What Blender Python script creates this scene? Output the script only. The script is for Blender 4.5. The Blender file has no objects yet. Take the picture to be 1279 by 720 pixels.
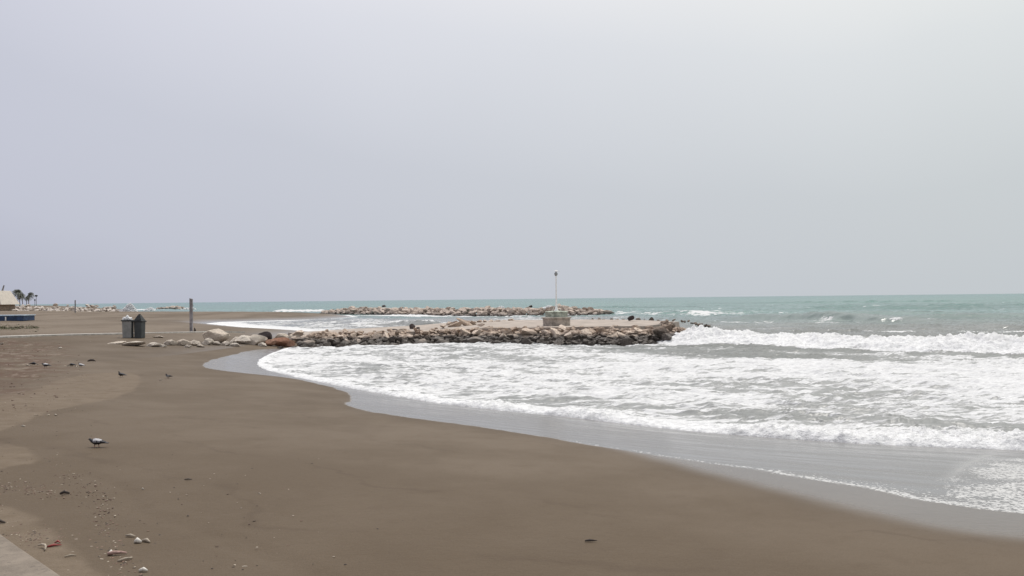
import bpy, bmesh, math, random
import numpy as np
from mathutils import Vector, Matrix
R = math.radians
rng = np.random.default_rng(7)
random.seed(7)
C = bpy.context.scene.collection
SC = bpy.context.scene

# ------------------------------------------------------------------ camera
H = 3.4                      # camera height above the still sea
FPX = 1154.0                 # focal length in pixels of a 1279 px wide picture
PITCH = math.atan(13.7 / FPX)
ROLL = R(0.62)
fwd = Vector((0, math.cos(PITCH), math.sin(PITCH)))
up0 = Vector((0, -math.sin(PITCH), math.cos(PITCH)))
r0 = Vector((1, 0, 0))
right = r0 * math.cos(ROLL) - up0 * math.sin(ROLL)
up = up0 * math.cos(ROLL) + r0 * math.sin(ROLL)
cam = bpy.data.objects.new('camera', bpy.data.cameras.new('camera'))
C.objects.link(cam)
cam.data.sensor_width = 36
cam.data.lens = 36 * FPX / 1279
cam.data.clip_start = 0.1
cam.data.clip_end = 60000
m = Matrix((right, up, -fwd)).transposed().to_4x4()
m.translation = Vector((0, 0, H))
cam.matrix_world = m
SC.camera = cam

# ------------------------------------------------------------------ sky, sun, exposure
AZ, EL = R(16), R(66)
S = Vector((math.sin(AZ) * math.cos(EL), math.cos(AZ) * math.cos(EL), math.sin(EL)))
W = bpy.data.worlds.new('World'); SC.world = W; W.use_nodes = True
nt = W.node_tree; nt.nodes.clear()
def N(t, **k):
    n = nt.nodes.new(t)
    for a, b in k.items(): setattr(n, a, b)
    return n
L = lambda a, b: nt.links.new(a, b)
sky = N('ShaderNodeTexSky', sky_type='NISHITA'); sky.sun_disc = False
sky.sun_elevation = EL; sky.sun_rotation = AZ
sky.air_density = 1.0; sky.dust_density = 6.0; sky.ozone_density = 1.0
skm = N('ShaderNodeMix', data_type='RGBA', blend_type='MULTIPLY'); skm.inputs[0].default_value = 1
L(sky.outputs[0], skm.inputs[6]); skm.inputs[7].default_value = (.8, .8, .8, 1)
tc = N('ShaderNodeTexCoord')
dt = N('ShaderNodeVectorMath', operation='DOT_PRODUCT'); L(tc.outputs['Generated'], dt.inputs[0]); dt.inputs[1].default_value = S
cn = N('ShaderNodeTexNoise'); cn.inputs['Scale'].default_value = 2.2; cn.inputs['Detail'].default_value = 3
L(tc.outputs['Generated'], cn.inputs['Vector'])
cm = N('ShaderNodeMath', operation='MULTIPLY_ADD'); L(cn.outputs[0], cm.inputs[0]); cm.inputs[1].default_value = .07; L(dt.outputs['Value'], cm.inputs[2])
vr = N('ShaderNodeValToRGB'); L(cm.outputs[0], vr.inputs[0])
els = vr.color_ramp.elements
stops = [(0.0, (2.9, 2.92, 3.0)), (0.20, (2.35, 2.45, 2.7)), (0.30, (2.30, 2.46, 2.75)), (0.41, (2.83, 3.0, 3.24)), (0.53, (3.02, 3.18, 3.38)), (0.655, (3.68, 3.80, 3.95)), (0.71, (4.2, 4.25, 4.3)), (1.0, (9, 9, 8.8))]
els[0].position, els[0].color = stops[0][0], (*[v / 10 for v in stops[0][1]], 1)
els[1].position, els[1].color = stops[-1][0], (*[v / 10 for v in stops[-1][1]], 1)
for p, c in stops[1:-1]:
    e = els.new(p); e.color = (*[v / 10 for v in c], 1)
vs = N('ShaderNodeMix', data_type='RGBA', blend_type='MULTIPLY'); vs.inputs[0].default_value = 1
L(vr.outputs[0], vs.inputs[6]); vs.inputs[7].default_value = (20, 20, 20, 1)
sx = N('ShaderNodeSeparateXYZ'); L(tc.outputs['Generated'], sx.inputs[0])
mrx = N('ShaderNodeMapRange'); L(sx.outputs[0], mrx.inputs[0]); mrx.inputs[1].default_value = -.5; mrx.inputs[2].default_value = .45
tint = N('ShaderNodeMix', data_type='RGBA'); L(mrx.outputs[0], tint.inputs[0]); tint.inputs[6].default_value = (.985, .962, 1.04, 1); tint.inputs[7].default_value = (1.015, 1.022, .995, 1)
vt = N('ShaderNodeMix', data_type='RGBA', blend_type='MULTIPLY'); vt.inputs[0].default_value = 1; L(vs.outputs[2], vt.inputs[6]); L(tint.outputs[2], vt.inputs[7])
mx = N('ShaderNodeMix', data_type='RGBA'); mx.inputs[0].default_value = .94
L(skm.outputs[2], mx.inputs[6]); L(vt.outputs[2], mx.inputs[7])
bg = N('ShaderNodeBackground'); bg.inputs[1].default_value = 0.1
L(mx.outputs[2], bg.inputs[0])
wo = N('ShaderNodeOutputWorld'); L(bg.outputs[0], wo.inputs[0])

sun = bpy.data.objects.new('sun', bpy.data.lights.new('sun', 'SUN')); C.objects.link(sun)
sun.data.energy = 2.0; sun.data.angle = R(3); sun.data.color = (1, .96, .90)
sun.rotation_euler = S.to_track_quat('Z', 'Y').to_euler()
vsn = SC.view_settings
SC.display_settings.display_device = 'sRGB'
vsn.view_transform = 'Standard'; vsn.look = 'None'; vsn.gamma = 1; vsn.use_curve_mapping = False
vsn.exposure = 0.0

# ------------------------------------------------------------------ helpers: pixels of the photo -> points of the place
Rn, Un, Fn = np.array(right), np.array(up), np.array(fwd)
def ray(px, py):
    px = np.atleast_1d(np.asarray(px, float)); py = np.atleast_1d(np.asarray(py, float))
    return Fn[None] + ((px - 639.5) / FPX)[:, None] * Rn[None] - ((py - 360) / FPX)[:, None] * Un[None]
def unp(pts, z=0.0):
    a = np.array(pts, float); d = ray(a[:, 0], a[:, 1])
    t = (H - z) / -d[:, 2]
    return np.stack([d[:, 0] * t, d[:, 1] * t], 1)

def hsh(ix, iy, seed):
    h = (ix.astype(np.int64) * 374761393 + iy.astype(np.int64) * 668265263 + seed * 1442695041) & 0xffffffff
    h = ((h ^ (h >> 13)) * 1274126177) & 0xffffffff
    return (h ^ (h >> 16)) & 0xffff
def noise(x, y, seed=0):       # gradient noise, about -0.7..0.7
    ix = np.floor(x); iy = np.floor(y); fx = x - ix; fy = y - iy
    u = fx * fx * fx * (fx * (fx * 6 - 15) + 10); v = fy * fy * fy * (fy * (fy * 6 - 15) + 10)
    def g(a, b):
        an = hsh(ix + a, iy + b, seed) * (2 * np.pi / 65536)
        return np.cos(an) * (fx - a) + np.sin(an) * (fy - b)
    return (g(0, 0) * (1 - u) + g(1, 0) * u) * (1 - v) + (g(0, 1) * (1 - u) + g(1, 1) * u) * v
def fbm(x, y, o=4, seed=0, gain=.5):
    s = 0; a = 1.; 
    for k in range(o):
        s = s + a * noise(x * 2 ** k + 17.3 * k, y * 2 ** k - 9.1 * k, seed + k); a *= gain
    return s
def sst(a, b, x):
    t = np.clip((x - a) / (b - a), 0, 1); return t * t * (3 - 2 * t)

def seg_dist(P, poly, closed=False):
    """distance to a polyline, side sign (+ = right hand side of travel), parameter along it"""
    poly = np.asarray(poly, float)
    A = poly if closed else poly[:-1]
    B = np.roll(poly, -1, 0) if closed else poly[1:]
    best = np.full(len(P), 1e18); side = np.zeros(len(P)); par = np.zeros(len(P)); acc = 0
    for a, b in zip(A, B):
        ab = b - a; l2 = max((ab ** 2).sum(), 1e-9)
        t = np.clip(((P[:, 0] - a[0]) * ab[0] + (P[:, 1] - a[1]) * ab[1]) / l2, 0, 1)
        dx = P[:, 0] - a[0] - t * ab[0]; dy = P[:, 1] - a[1] - t * ab[1]
        d2 = dx * dx + dy * dy
        k = d2 < best
        best[k] = d2[k]; side[k] = -np.sign(ab[0] * dy - ab[1] * dx)[k]; par[k] = (acc + t * math.sqrt(l2))[k]
        acc += math.sqrt(l2)
    return np.sqrt(best), side, par
def inside(P, poly):
    poly = np.asarray(poly, float); r = np.zeros(len(P), bool); n = len(poly)
    for i in range(n):
        x1, y1 = poly[i]; x2, y2 = poly[(i + 1) % n]
        if y1 == y2: continue
        c = ((y1 > P[:, 1]) != (y2 > P[:, 1])) & (P[:, 0] < (x2 - x1) * (P[:, 1] - y1) / (y2 - y1) + x1)
        r ^= c
    return r
def sdist(P, poly):           # + inside a closed outline
    d, _, _ = seg_dist(P, poly, True)
    return np.where(inside(P, poly), d, -d)
def chaikin(p, n=2, closed=False):
    p = np.asarray(p, float)
    for _ in range(n):
        if closed:
            q = np.roll(p, -1, 0); p = np.stack([.75 * p + .25 * q, .25 * p + .75 * q], 1).reshape(-1, 2)
        else:
            a, b = p[:-1], p[1:]
            m_ = np.stack([.75 * a + .25 * b, .25 * a + .75 * b], 1).reshape(-1, 2)
            p = np.vstack([p[:1], m_[1:-1], p[-1:]])
    return p

# ------------------------------------------------------------------ the shoreline
bay1 = unp([(352,436),(335,442),(318,451),(320,459),(345,466),(385,475),(430,484),(500,497),(560,506),(640,515),(700,520),(760,528),(870,540),(1000,550),(1100,556),(1150,558),(1279,563)])
bay1 = chaikin(bay1, 2)
ext = np.array([[18, 15.8], [30, 8.5], [55, -6], [120, -60]])
bay2 = unp([(400,415.5),(340,412.5),(300,409),(255,404.5),(275,402.5),(330,401),(400,399),(440,396.3),(430,394),(300,393.2),(170,392.8),(152,390.5),(158,387),(120,384.9),(75,382.6)])
far = np.array([[-3500, 5600], [-9000, 5600], [-9000, -3000], [120, -3000]])
land = np.vstack([bay1, ext, far[::-1], bay2[::-1], [[-21, 88], [-15, 74]]])
def sand_z(P, d=None):
    if d is None: d = sdist(P, land)
    up_ = 1.38 * (1 - np.exp(-np.maximum(d, 0) / 11)) + 0.9 * sst(250, 700, d)
    dn = -0.16 * np.minimum(-d, 6) - .02 * np.clip(-d - 6, 0, 60)
    return np.where(d > 0, up_, dn)
def on_sand(px, py, lift=0):
    d = ray(px, py); z = np.full(len(d), 1.)
    for _ in range(14):
        t = (H - z) / -d[:, 2]; P = np.stack([d[:, 0] * t, d[:, 1] * t], 1)
        z = .5 * z + .5 * (sand_z(P) + lift)
    return np.column_stack([P, sand_z(P)])
def sl(pts): return on_sand([p[0] for p in pts], [p[1] for p in pts])[:, :2]
def SP(px, py): return Vector(on_sand(px, py)[0])

# ------------------------------------------------------------------ material helpers
def rgb(h): return tuple(((int(h[i:i+2], 16) / 255 + .055) / 1.055) ** 2.4 if int(h[i:i+2], 16) > 10 else 0 for i in (0, 2, 4)) + (1,)
class M:
    def __init__(s, name):
        s.m = bpy.data.materials.new(name); s.m.use_nodes = True
        s.t = s.m.node_tree; s.b = s.t.nodes['Principled BSDF']; s.out = s.t.nodes['Material Output']
    def n(s, t, ins=None, **k):
        n = s.t.nodes.new(t)
        for a, b in k.items(): setattr(n, a, b)
        for a, b in (ins or {}).items(): s.i(n.inputs[a], b)
        return n
    def i(s, sock, v):
        if isinstance(v, bpy.types.NodeSocket): s.t.links.new(v, sock)
        elif isinstance(v, bpy.types.Node): s.t.links.new(v.outputs[0], sock)
        else: sock.default_value = v
    def math(s, op, a, b=None, c=None, clamp=False):
        n = s.t.nodes.new('ShaderNodeMath'); n.operation = op; n.use_clamp = clamp
        for k, v in enumerate((a, b, c)):
            if v is not None: s.i(n.inputs[k], v)
        return n.outputs[0]
    def mr(s, v, a, b, c=0., d=1., smooth=True):
        n = s.t.nodes.new('ShaderNodeMapRange'); n.interpolation_type = 'SMOOTHSTEP' if smooth else 'LINEAR'
        for k, x in enumerate((v, a, b, c, d)): s.i(n.inputs[k], x)
        return n.outputs[0]
    def mix(s, f, a, b, bt='MIX'):
        n = s.t.nodes.new('ShaderNodeMix'); n.data_type = 'RGBA'; n.blend_type = bt
        s.i(n.inputs[0], f); s.i(n.inputs[6], a); s.i(n.inputs[7], b); return n.outputs[2]
    def noise(s, vec, scale, detail=4, rough=.5, dist=0.):
        n = s.n('ShaderNodeTexNoise', {'Scale': scale, 'Detail': detail, 'Roughness': rough, 'Distortion': dist})
        if vec is not None: s.i(n.inputs['Vector'], vec)
        return n.outputs[0]
    def vor(s, vec, scale, feature='F1', rnd=1.):
        n = s.t.nodes.new('ShaderNodeTexVoronoi'); n.feature = feature
        s.i(n.inputs['Vector'], vec); n.inputs['Scale'].default_value = scale; n.inputs['Randomness'].default_value = rnd
        return n.outputs['Distance']
    def attr(s, name): return s.n('ShaderNodeAttribute', attribute_name=name).outputs['Fac']
    def pos(s): return s.n('ShaderNodeNewGeometry').outputs['Position']
    def obj(s): return s.n('ShaderNodeTexCoord').outputs['Object']
    def bump(s, h, strength=.3, dist=.02, prev=None):
        n = s.n('ShaderNodeBump', {'Height': h, 'Strength': strength, 'Distance': dist})
        if prev is not None: s.i(n.inputs['Normal'], prev)
        return n.outputs[0]
    def scale(s, v, sc):
        n = s.n('ShaderNodeMapping', {'Scale': sc}); s.i(n.inputs['Vector'], v); return n.outputs[0]
    def set(s, **k):
        for a, v in k.items(): s.i(s.b.inputs[a.replace('_', ' ')], v)
def plain(name, col, rough=.6, metal=0., var=.18, vs=6., bump=.2, bd=.01, spec=.4):
    q = M(name); o = q.obj()
    f = q.noise(o, vs, 5, .6); f2 = q.noise(o, vs * 7, 3)
    dark = tuple(c * (1 - var * 1.6) for c in col[:3]) + (1,); lt = tuple(min(1, c * (1 + var)) for c in col[:3]) + (1,)
    c = q.mix(q.mr(f, .3, .7), dark, lt)
    q.set(Base_Color=c, Roughness=q.mr(f2, .2, .8, max(.05, rough - .1), min(1, rough + .1)), Metallic=metal)
    q.b.inputs['Specular IOR Level'].default_value = spec
    q.set(Normal=q.bump(f2, bump, bd))
    return q.m

# ------------------------------------------------------------------ mesh helpers
def link(o, parent=None):
    C.objects.link(o)
    if parent is not None: o.parent = parent
    return o
def tag(o, label=None, cat=None, group=None, kind=None):
    if label: o['label'] = label
    if cat: o['category'] = cat
    if group: o['group'] = group
    if kind: o['kind'] = kind
    return o
def empty(name, loc, rz=0, **k):
    o = bpy.data.objects.new(name, None); o.location = loc; o.rotation_euler = (0, 0, rz); o.empty_display_size = .1
    link(o); tag(o, **k); return o
def npmesh(name, V, Fq, mats, smooth=True, attrs=None, parent=None):
    me = bpy.data.meshes.new(name); V = np.asarray(V, np.float32); Fq = np.asarray(Fq, np.int32); k = Fq.shape[1]
    me.vertices.add(len(V)); me.vertices.foreach_set('co', V.ravel())
    me.loops.add(Fq.size); me.loops.foreach_set('vertex_index', Fq.ravel())
    me.polygons.add(len(Fq)); me.polygons.foreach_set('loop_start', np.arange(0, Fq.size, k, dtype=np.int32))
    me.polygons.foreach_set('use_smooth', np.full(len(Fq), smooth))
    for a, v in (attrs or {}).items():
        at = me.attributes.new(a, 'FLOAT', 'POINT'); at.data.foreach_set('value', np.asarray(v, np.float32))
    me.update(calc_edges=True)
    for mm in (mats if isinstance(mats, list) else [mats]): me.materials.append(mm)
    return link(bpy.data.objects.new(name, me), parent)
def grid_faces(nr, nc, keep=None):
    i = np.arange(nr * nc, dtype=np.int32).reshape(nr, nc)
    f = np.stack([i[:-1, :-1], i[:-1, 1:], i[1:, 1:], i[1:, :-1]], -1).reshape(-1, 4)
    if keep is not None: f = f[keep[f].any(1)]
    return f
def compact(V, Fq, attrs):
    u = np.zeros(len(V), bool); u[Fq.ravel()] = True
    idx = np.cumsum(u) - 1
    return V[u], idx[Fq].astype(np.int32), {a: v[u] for a, v in attrs.items()}
def bmobj(name, bm, mat, parent=None, smooth=False, bevel=0):
    if bevel:
        bmesh.ops.bevel(bm, geom=[e for e in bm.edges if e.is_manifold and e.calc_face_angle(0) > .6], offset=bevel, segments=2, affect='EDGES', profile=.5)
    me = bpy.data.meshes.new(name); bm.to_mesh(me); bm.free()
    for mm in (mat if isinstance(mat, list) else [mat]): me.materials.append(mm)
    for p in me.polygons: p.use_smooth = smooth
    return link(bpy.data.objects.new(name, me), parent)
def box(bm, c, s, rz=0, taper=1.):
    vs = bmesh.ops.create_cube(bm, size=1)['verts']
    for v in vs:
        k = taper if v.co.z > 0 else 1
        v.co = Vector((v.co.x * s[0] * k, v.co.y * s[1] * k, v.co.z * s[2]))
    bmesh.ops.rotate(bm, verts=vs, cent=(0, 0, 0), matrix=Matrix.Rotation(rz, 3, 'Z'))
    bmesh.ops.translate(bm, verts=vs, vec=c); return vs
def lathe(bm, prof, seg=24, c=(0, 0, 0)):
    rings = []
    for r, z in prof:
        rings.append([bm.verts.new((c[0] + r * math.cos(2 * math.pi * k / seg), c[1] + r * math.sin(2 * math.pi * k / seg), c[2] + z)) for k in range(seg)])
    for a, b in zip(rings, rings[1:]):
        for k in range(seg): bm.faces.new((a[k], a[(k + 1) % seg], b[(k + 1) % seg], b[k]))
    bm.faces.new(rings[0][::-1]); bm.faces.new(rings[-1])
def tube(bm, pts, rad, seg=8):
    pts = [Vector(p) for p in pts]; rings = []
    for i, p in enumerate(pts):
        d = (pts[min(i + 1, len(pts) - 1)] - pts[max(i - 1, 0)]).normalized()
        a = d.orthogonal().normalized() if abs(d.z) < .9 else d.cross(Vector((0, 1, 0))).normalized()
        if abs(d.z) < .9: a = d.cross(Vector((0, 0, 1))).normalized()
        b = d.cross(a); r = rad[i] if isinstance(rad, (list, tuple)) else rad
        rings.append([bm.verts.new(p + (a * math.cos(2 * math.pi * k / seg) + b * math.sin(2 * math.pi * k / seg)) * r) for k in range(seg)])
    for a, b in zip(rings, rings[1:]):
        for k in range(seg): bm.faces.new((a[k], a[(k + 1) % seg], b[(k + 1) % seg], b[k]))
    bm.faces.new(rings[0][::-1]); bm.faces.new(rings[-1])

# ================================================================== SAND
film_px = [(340,436),(318,437),(290,443),(262,450),(250,457),(265,462),(310,466.5),(370,473),(400,480),(430,488),(441,497),(430,504),(445,511),(470,516),(560,528),(680,545),(780,563),(860,576),(950,588),(1050,606),(1150,623),(1200,633),(1279,643),(1400,655)]
wet_px = film_px[:15] + [(680,545.5),(740,557),(800,574),(860,590),(950,614),(1050,641),(1150,664),(1279,681),(1400,690)]
film_l = chaikin(sl(film_px), 2); wet_l = chaikin(sl(wet_px), 2)
dry_polys = [chaikin(sl(p), 2, True) for p in (
    [(-260,560),(-40,553),(0,541),(25,532),(60,516),(100,507),(140,499),(172,489),(181,478),(176,468),(150,465),(90,468),(30,490),(-40,500),(-260,510)],
    [(-300,545),(-60,552),(10,552),(45,562),(60,578),(10,584),(-60,600),(-300,620)],
    [(-200,640),(0,628),(45,640),(70,662),(110,690),(140,720),(160,800),(-200,800)])]
deb_poly = chaikin(sl([(-420,424),(60,424),(105,436),(112,450),(92,468),(50,486),(12,520),(-60,545),(-420,560)]), 2, True)
bub_poly = sl([(1160,604),(1180,592),(1215,575),(1290,568),(1420,575),(1420,655),(1279,643),(1200,633),(1165,620)])
fan_poly = sl([(1165,598),(1185,578),(1215,566),(1262,566),(1215,592),(1180,606)])
scar = sl([(100,590),(160,612),(172,640),(230,655),(300,680),(360,705),(420,730)])
def axis(lo, hi, n, ext_, ne):
    a = np.linspace(lo, hi, n); l = lo - (ext_) * np.linspace(1, 0, ne, endpoint=False) ** 1.6; r = hi + ext_ * np.linspace(0, 1, ne + 1)[1:] ** 1.6
    return np.concatenate([l, a, r])
us = axis(-.62, .62, 860, 2.2, 60)
rows = [3.0]
while rows[-1] < 9000:
    D = rows[-1]
    rows.append(D + (max(.025, .0028 * D) if D < 90 else .008 * D if D < 600 else .05 * D))
Ds = np.array(rows)
U, DD = np.meshgrid(us, Ds)
P = np.stack([(U * DD).ravel(), DD.ravel()], 1)
d = sdist(P, land)
z = sand_z(P, d)
dr = np.max([sdist(P, p) for p in dry_polys], 0); dr = dr + .25 * fbm(P[:, 0] * .9, P[:, 1] * .35, 4, 13) * sst(14, 26, P[:, 1]) + .04 * fbm(P[:, 0] * 2.5, P[:, 1] * 2.5, 3, 14)
x, y = P[:, 0], P[:, 1]
rough_area = sst(16, 24, d) * (1 - sst(-6.0, -3.5, x + .09 * (y - 16) * 0)) + .0
deb = sst(-.6, 2.0, sdist(P, deb_poly) + 1.6 * fbm(x * .35, y * .35, 3, 19))
rough_area = np.maximum(deb, .6 * sst(14, 26, d) * sst(-5.5, -9, x) * sst(120, 60, y)) + .35 * sst(0, .4, dr)
z = z + rough_area * (.055 * fbm(x * 1.1, y * 1.1, 4, 3) + .02 * np.minimum(0, fbm(x * 3.5, y * 3.5, 2, 9)))
z = z + sst(30, 60, y) * sst(4, 20, d) * .07 * fbm(x * .25, y * .25, 4, 11)
z = z + sst(.5, 6, d) * .012 * fbm(x * .35, y * .35, 2, 5)
ds_, sg, _ = seg_dist(P, scar); z = z - sst(.28, .0, ds_ + .12 * noise(x * 1.3, y * 1.3, 15)) * .022 * np.where(y < 16, 1, 0) + sst(0, .5, ds_ * -sg) * 0
fl, fs, _ = seg_dist(P, film_l); film = fl * -fs + .16 * fbm(x * .55, y * .55, 3, 16)            # + on the sea side
wl, ws_, _ = seg_dist(P, wet_l); wet = wl * -ws_
far_shore = (y > 85)
wet2 = np.where(far_shore | (x < -19), .6 - d * .12, wet)
film2 = np.where(far_shore | (x < -19), .3 - d * .3, film)
bubd = sdist(P, bub_poly)
bub = np.clip(sst(-.1, .5, bubd) * .62 * sst(-.5, .5, fbm(x * 1.1, y * 1.1, 2, 71) + .3), 0, 1)
band = np.exp(-np.abs(film - .12 - .10 * fbm(x * 2, y * 2, 2, 75)) / (.05 + .40 * sst(2.5, 8, x))) * (film > -.02) * sst(-6, 4, x)
bub = np.maximum(bub, .52 * band * sst(-1, 5, x) + .20 * band)
bub = np.maximum(bub, .38 * sst(5, 9, x) * sst(0, .1, film) * sst(1.5, .3, film))
bub[y > 60] = 0
fan = sst(0, .5, sdist(P, fan_poly))
keep = d > -14
Fq = grid_faces(len(Ds), len(us), keep)
V, Fq, at = compact(np.column_stack([P, z]), Fq, {'shore': d, 'film': film2, 'wet': wet2, 'dry': dr, 'bub': bub, 'fan': fan, 'deb': deb})

def rotp(q, p):
    n = q.n('ShaderNodeMapping', {'Rotation': (0, 0, R(36))}); q.i(n.inputs['Vector'], p); return n.outputs[0]
q = M('beach_sand'); p = q.pos()
A_f, A_w, A_d, A_s = q.attr('film'), q.attr('wet'), q.attr('dry'), q.attr('shore')
n1 = q.noise(p, .35, 6, .6); n2 = q.noise(p, 2.2, 6, .65); n3 = q.noise(p, 90, 3, .7); n4 = q.noise(p, 9, 5, .7)
edge = q.math('MULTIPLY_ADD', q.noise(p, 2.0, 4), .5, -.25)
damp = q.mix(q.mr(n1, .35, .68), (.120, .093, .067, 1), (.151, .120, .090, 1))
damp = q.mix(q.math('MULTIPLY', q.mr(n2, .5, .72), .35), damp, (.105, .079, .056, 1))
damp = q.mix(q.mr(A_s, 8., 17., 0., .6), damp, (.100, .074, .050, 1))
dry = q.mix(q.mr(n2, .3, .7), (.143, .110, .078, 1), (.182, .143, .105, 1))
dm = q.mr(q.math('ADD', A_d, q.math('MULTIPLY', edge, .5)), 0., .16)
inl = q.math('MULTIPLY', q.mr(A_s, 17., 30.), q.mr(q.noise(p, .5, 5, .6), .42, .62))
col = q.mix(q.math('MULTIPLY', inl, .6), damp, dry)
col = q.mix(q.math('MULTIPLY', q.math('MULTIPLY', q.mr(A_s, 20., 30.), q.mr(q.noise(p, 1.4, 6, .7), .5, .7)), .55), col, (.088, .063, .048, 1))
A_deb = q.attr('deb')
col = q.mix(q.math('MULTIPLY', dm, .8), col, dry)
col = q.mix(q.math('MULTIPLY', q.math('MULTIPLY', A_deb, q.mr(q.noise(q.scale(p, (.7, .35, 1)), 1.5, 6, .76), .44, .60)), .85), col, (.098, .060, .043, 1))
col = q.mix(q.math('MULTIPLY', q.math('MULTIPLY', A_deb, q.mr(q.noise(q.scale(p, (.7, .3, 1)), 2.6, 6, .74), .54, .64)), .8), col, (.225, .180, .142, 1))
lg = q.noise(q.scale(p, (1, .45, 1)), .28, 5, .6, .6)
col = q.mix(q.math('MULTIPLY', q.mr(lg, .52, .68), .22), col, (.085, .064, .046, 1))
col = q.mix(q.math('MULTIPLY', q.mr(lg, .46, .34), q.math('MULTIPLY', .45, q.mr(A_s, 16., 26.))), col, (.21, .168, .128, 1))
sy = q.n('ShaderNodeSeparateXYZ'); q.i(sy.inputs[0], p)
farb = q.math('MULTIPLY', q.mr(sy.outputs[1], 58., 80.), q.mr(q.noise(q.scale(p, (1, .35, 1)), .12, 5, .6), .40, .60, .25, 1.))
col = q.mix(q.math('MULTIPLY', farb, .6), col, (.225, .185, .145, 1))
dl = q.math('ADD', A_s, q.math('MULTIPLY', q.math('SUBTRACT', q.noise(p, .22, 5, .6), .5), 5.))
for d0, wd_, st in ((7.2, .10, .22), (9.6, .16, .20), (12.4, .12, .28), (14.6, .2, .25)):
    ln_ = q.mr(q.math('ABSOLUTE', q.math('SUBTRACT', dl, d0)), 0., wd_, 1., 0.)
    col = q.mix(q.math('MULTIPLY', q.math('MULTIPLY', ln_, st), q.mr(q.noise(p, .6, 3), .42, .6)), col, (.070, .050, .036, 1))
wm = q.mr(q.math('ADD', A_w, edge), -.9, 1.1)           # fuzzy: damp to soaked
wm2 = q.mr(q.math('ADD', A_w, q.math('MULTIPLY', edge, .3)), -.25, .75)
fm = q.mr(q.math('ADD', A_f, q.math('MULTIPLY', edge, .25)), -.02, .05)      # thin sheet of water
col = q.mix(q.math('MULTIPLY', wm, .45), col, (.085, .070, .058, 1))
col = q.mix(fm, col, (.158, .150, .142, 1))
grain = q.mr(n3, .3, .7, .82, 1.18, False)
gr = q.n('ShaderNodeCombineColor'); 
for k in range(3): q.i(gr.inputs[k], grain)
col = q.mix(q.math('SUBTRACT', 1., q.math('MULTIPLY', fm, .9)), col, q.mix(1., col, gr.outputs[0], 'MULTIPLY'))
# bubbles and lace left by the wash
wp = q.n('ShaderNodeVectorMath', operation='MULTIPLY_ADD'); q.i(wp.inputs[0], q.n('ShaderNodeTexNoise', {'Vector': p, 'Scale': 6.}).outputs['Color']); q.i(wp.inputs[1], (.12, .12, 0)); q.i(wp.inputs[2], p)
v1 = q.vor(q.scale(wp.outputs[0], (1, .75, 1)), 16.); v2 = q.noise(q.scale(wp.outputs[0], (1, .7, 1)), 22., 2, .55)
A_b = q.attr('bub')
bm_ = q.math('SUBTRACT', q.math('MULTIPLY_ADD', A_b, .45, q.math('MULTIPLY', v2, 1.1)), .70)
bm_ = q.mr(q.math('SUBTRACT', bm_, q.math('MULTIPLY', v1, .22)), -.06, .02)
bm_ = q.math('MULTIPLY', bm_, q.mr(A_b, .02, .12))
rim = q.math('MULTIPLY', q.mr(q.math('ABSOLUTE', q.math('ADD', A_f, q.math('MULTIPLY', edge, .25))), .0, .045, 1., 0.), q.mr(q.noise(p, 5., 4, .7), .40, .62))
bm_ = q.math('MAXIMUM', bm_, q.math('MULTIPLY', rim, .35))
fan_m = q.math('MULTIPLY', q.attr('fan'), q.mr(q.noise(q.scale(p, (1, 1, 1)), 3.5, 4, .6), .2, .8, .3, .9))
bm_ = q.math('MAXIMUM', bm_, fan_m)
col = q.mix(q.math('MULTIPLY', bm_, .6), col, (.70, .70, .69, 1))
rg = q.mr(wm2, 0., 1., .62, .20); rgn = q.n('ShaderNodeMix'); q.i(rgn.inputs[0], fm); q.i(rgn.inputs[2], rg); q.i(rgn.inputs[3], q.mr(q.noise(q.scale(rotp(q, p), (.25, 1.6, 1)), 1.2, 4, .6), .3, .7, .16, .30))
rgh = q.mr(bm_, 0., 1., rgn.outputs[0], .6)
q.set(Base_Color=col, Roughness=rgh, IOR=1.33)
q.i(q.b.inputs['Specular IOR Level'], q.mr(q.math('MAXIMUM', wm2, fm), 0., 1., .05, .5))
bs = q.mr(fm, 0., 1., 1., .12)
b1 = q.bump(q.math('MULTIPLY', n4, q.mr(A_s, 6., 26., .05, 1.)), q.math('MULTIPLY', bs, .55), .05)
b2 = q.bump(n3, q.math('MULTIPLY', q.mr(wm2, 0., 1., 1., .12), q.math('MULTIPLY', bs, .35)), .006, b1)
q.set(Normal=b2)
sand = npmesh('sand', V, Fq, q.m, True, at); tag(sand, kind='structure')

# ================================================================== SEA
brk = unp([(826,430),(900,431.5),(960,433),(1050,437),(1150,441),(1279,443)])
brk = np.vstack([[brk[0] + np.array([-.8, 3.0])], brk, [[45, 47], [80, 34], [160, 10]]])
swl = unp([(905,399),(960,399.5),(1040,401),(1120,403),(1180,404)])
wv2 = unp([(420,409),(470,408),(540,408.5),(600,407)])        # wave in the second bay
wv3 = unp([(352,390.3),(400,390.3)])
groin1 = unp([(345,436),(600,429),(845,430)]); 
gfar = np.array([[-16, 84], [-4, 90], [14, 95], [24, 93]])
g2 = unp([(405,393),(560,395.5),(700,394.5),(775,392)])
us = axis(-.62, .62, 880, 2.6, 60)
rows = [11.0]
while rows[-1] < 30000:
    D = rows[-1]
    rows.append(D + (max(.05, .0024 * D) if D < 130 else .006 * D if D < 500 else .03 * D if D < 3000 else .1 * D))
Ds = np.array(rows)
U, DD = np.meshgrid(us, Ds)
P = np.stack([(U * DD).ravel(), DD.ravel()], 1); x, y = P[:, 0], P[:, 1]
d = -sdist(P, land)                                            # + seaward
dj = d + .22 * fbm(x * .8, y * .8, 3, 21) * sst(70, 40, y) + .08 * noise(x * 4, y * 4, 22) * sst(60, 30, y)
c, s_ = .81, -.586                                             # along-crest direction
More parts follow.
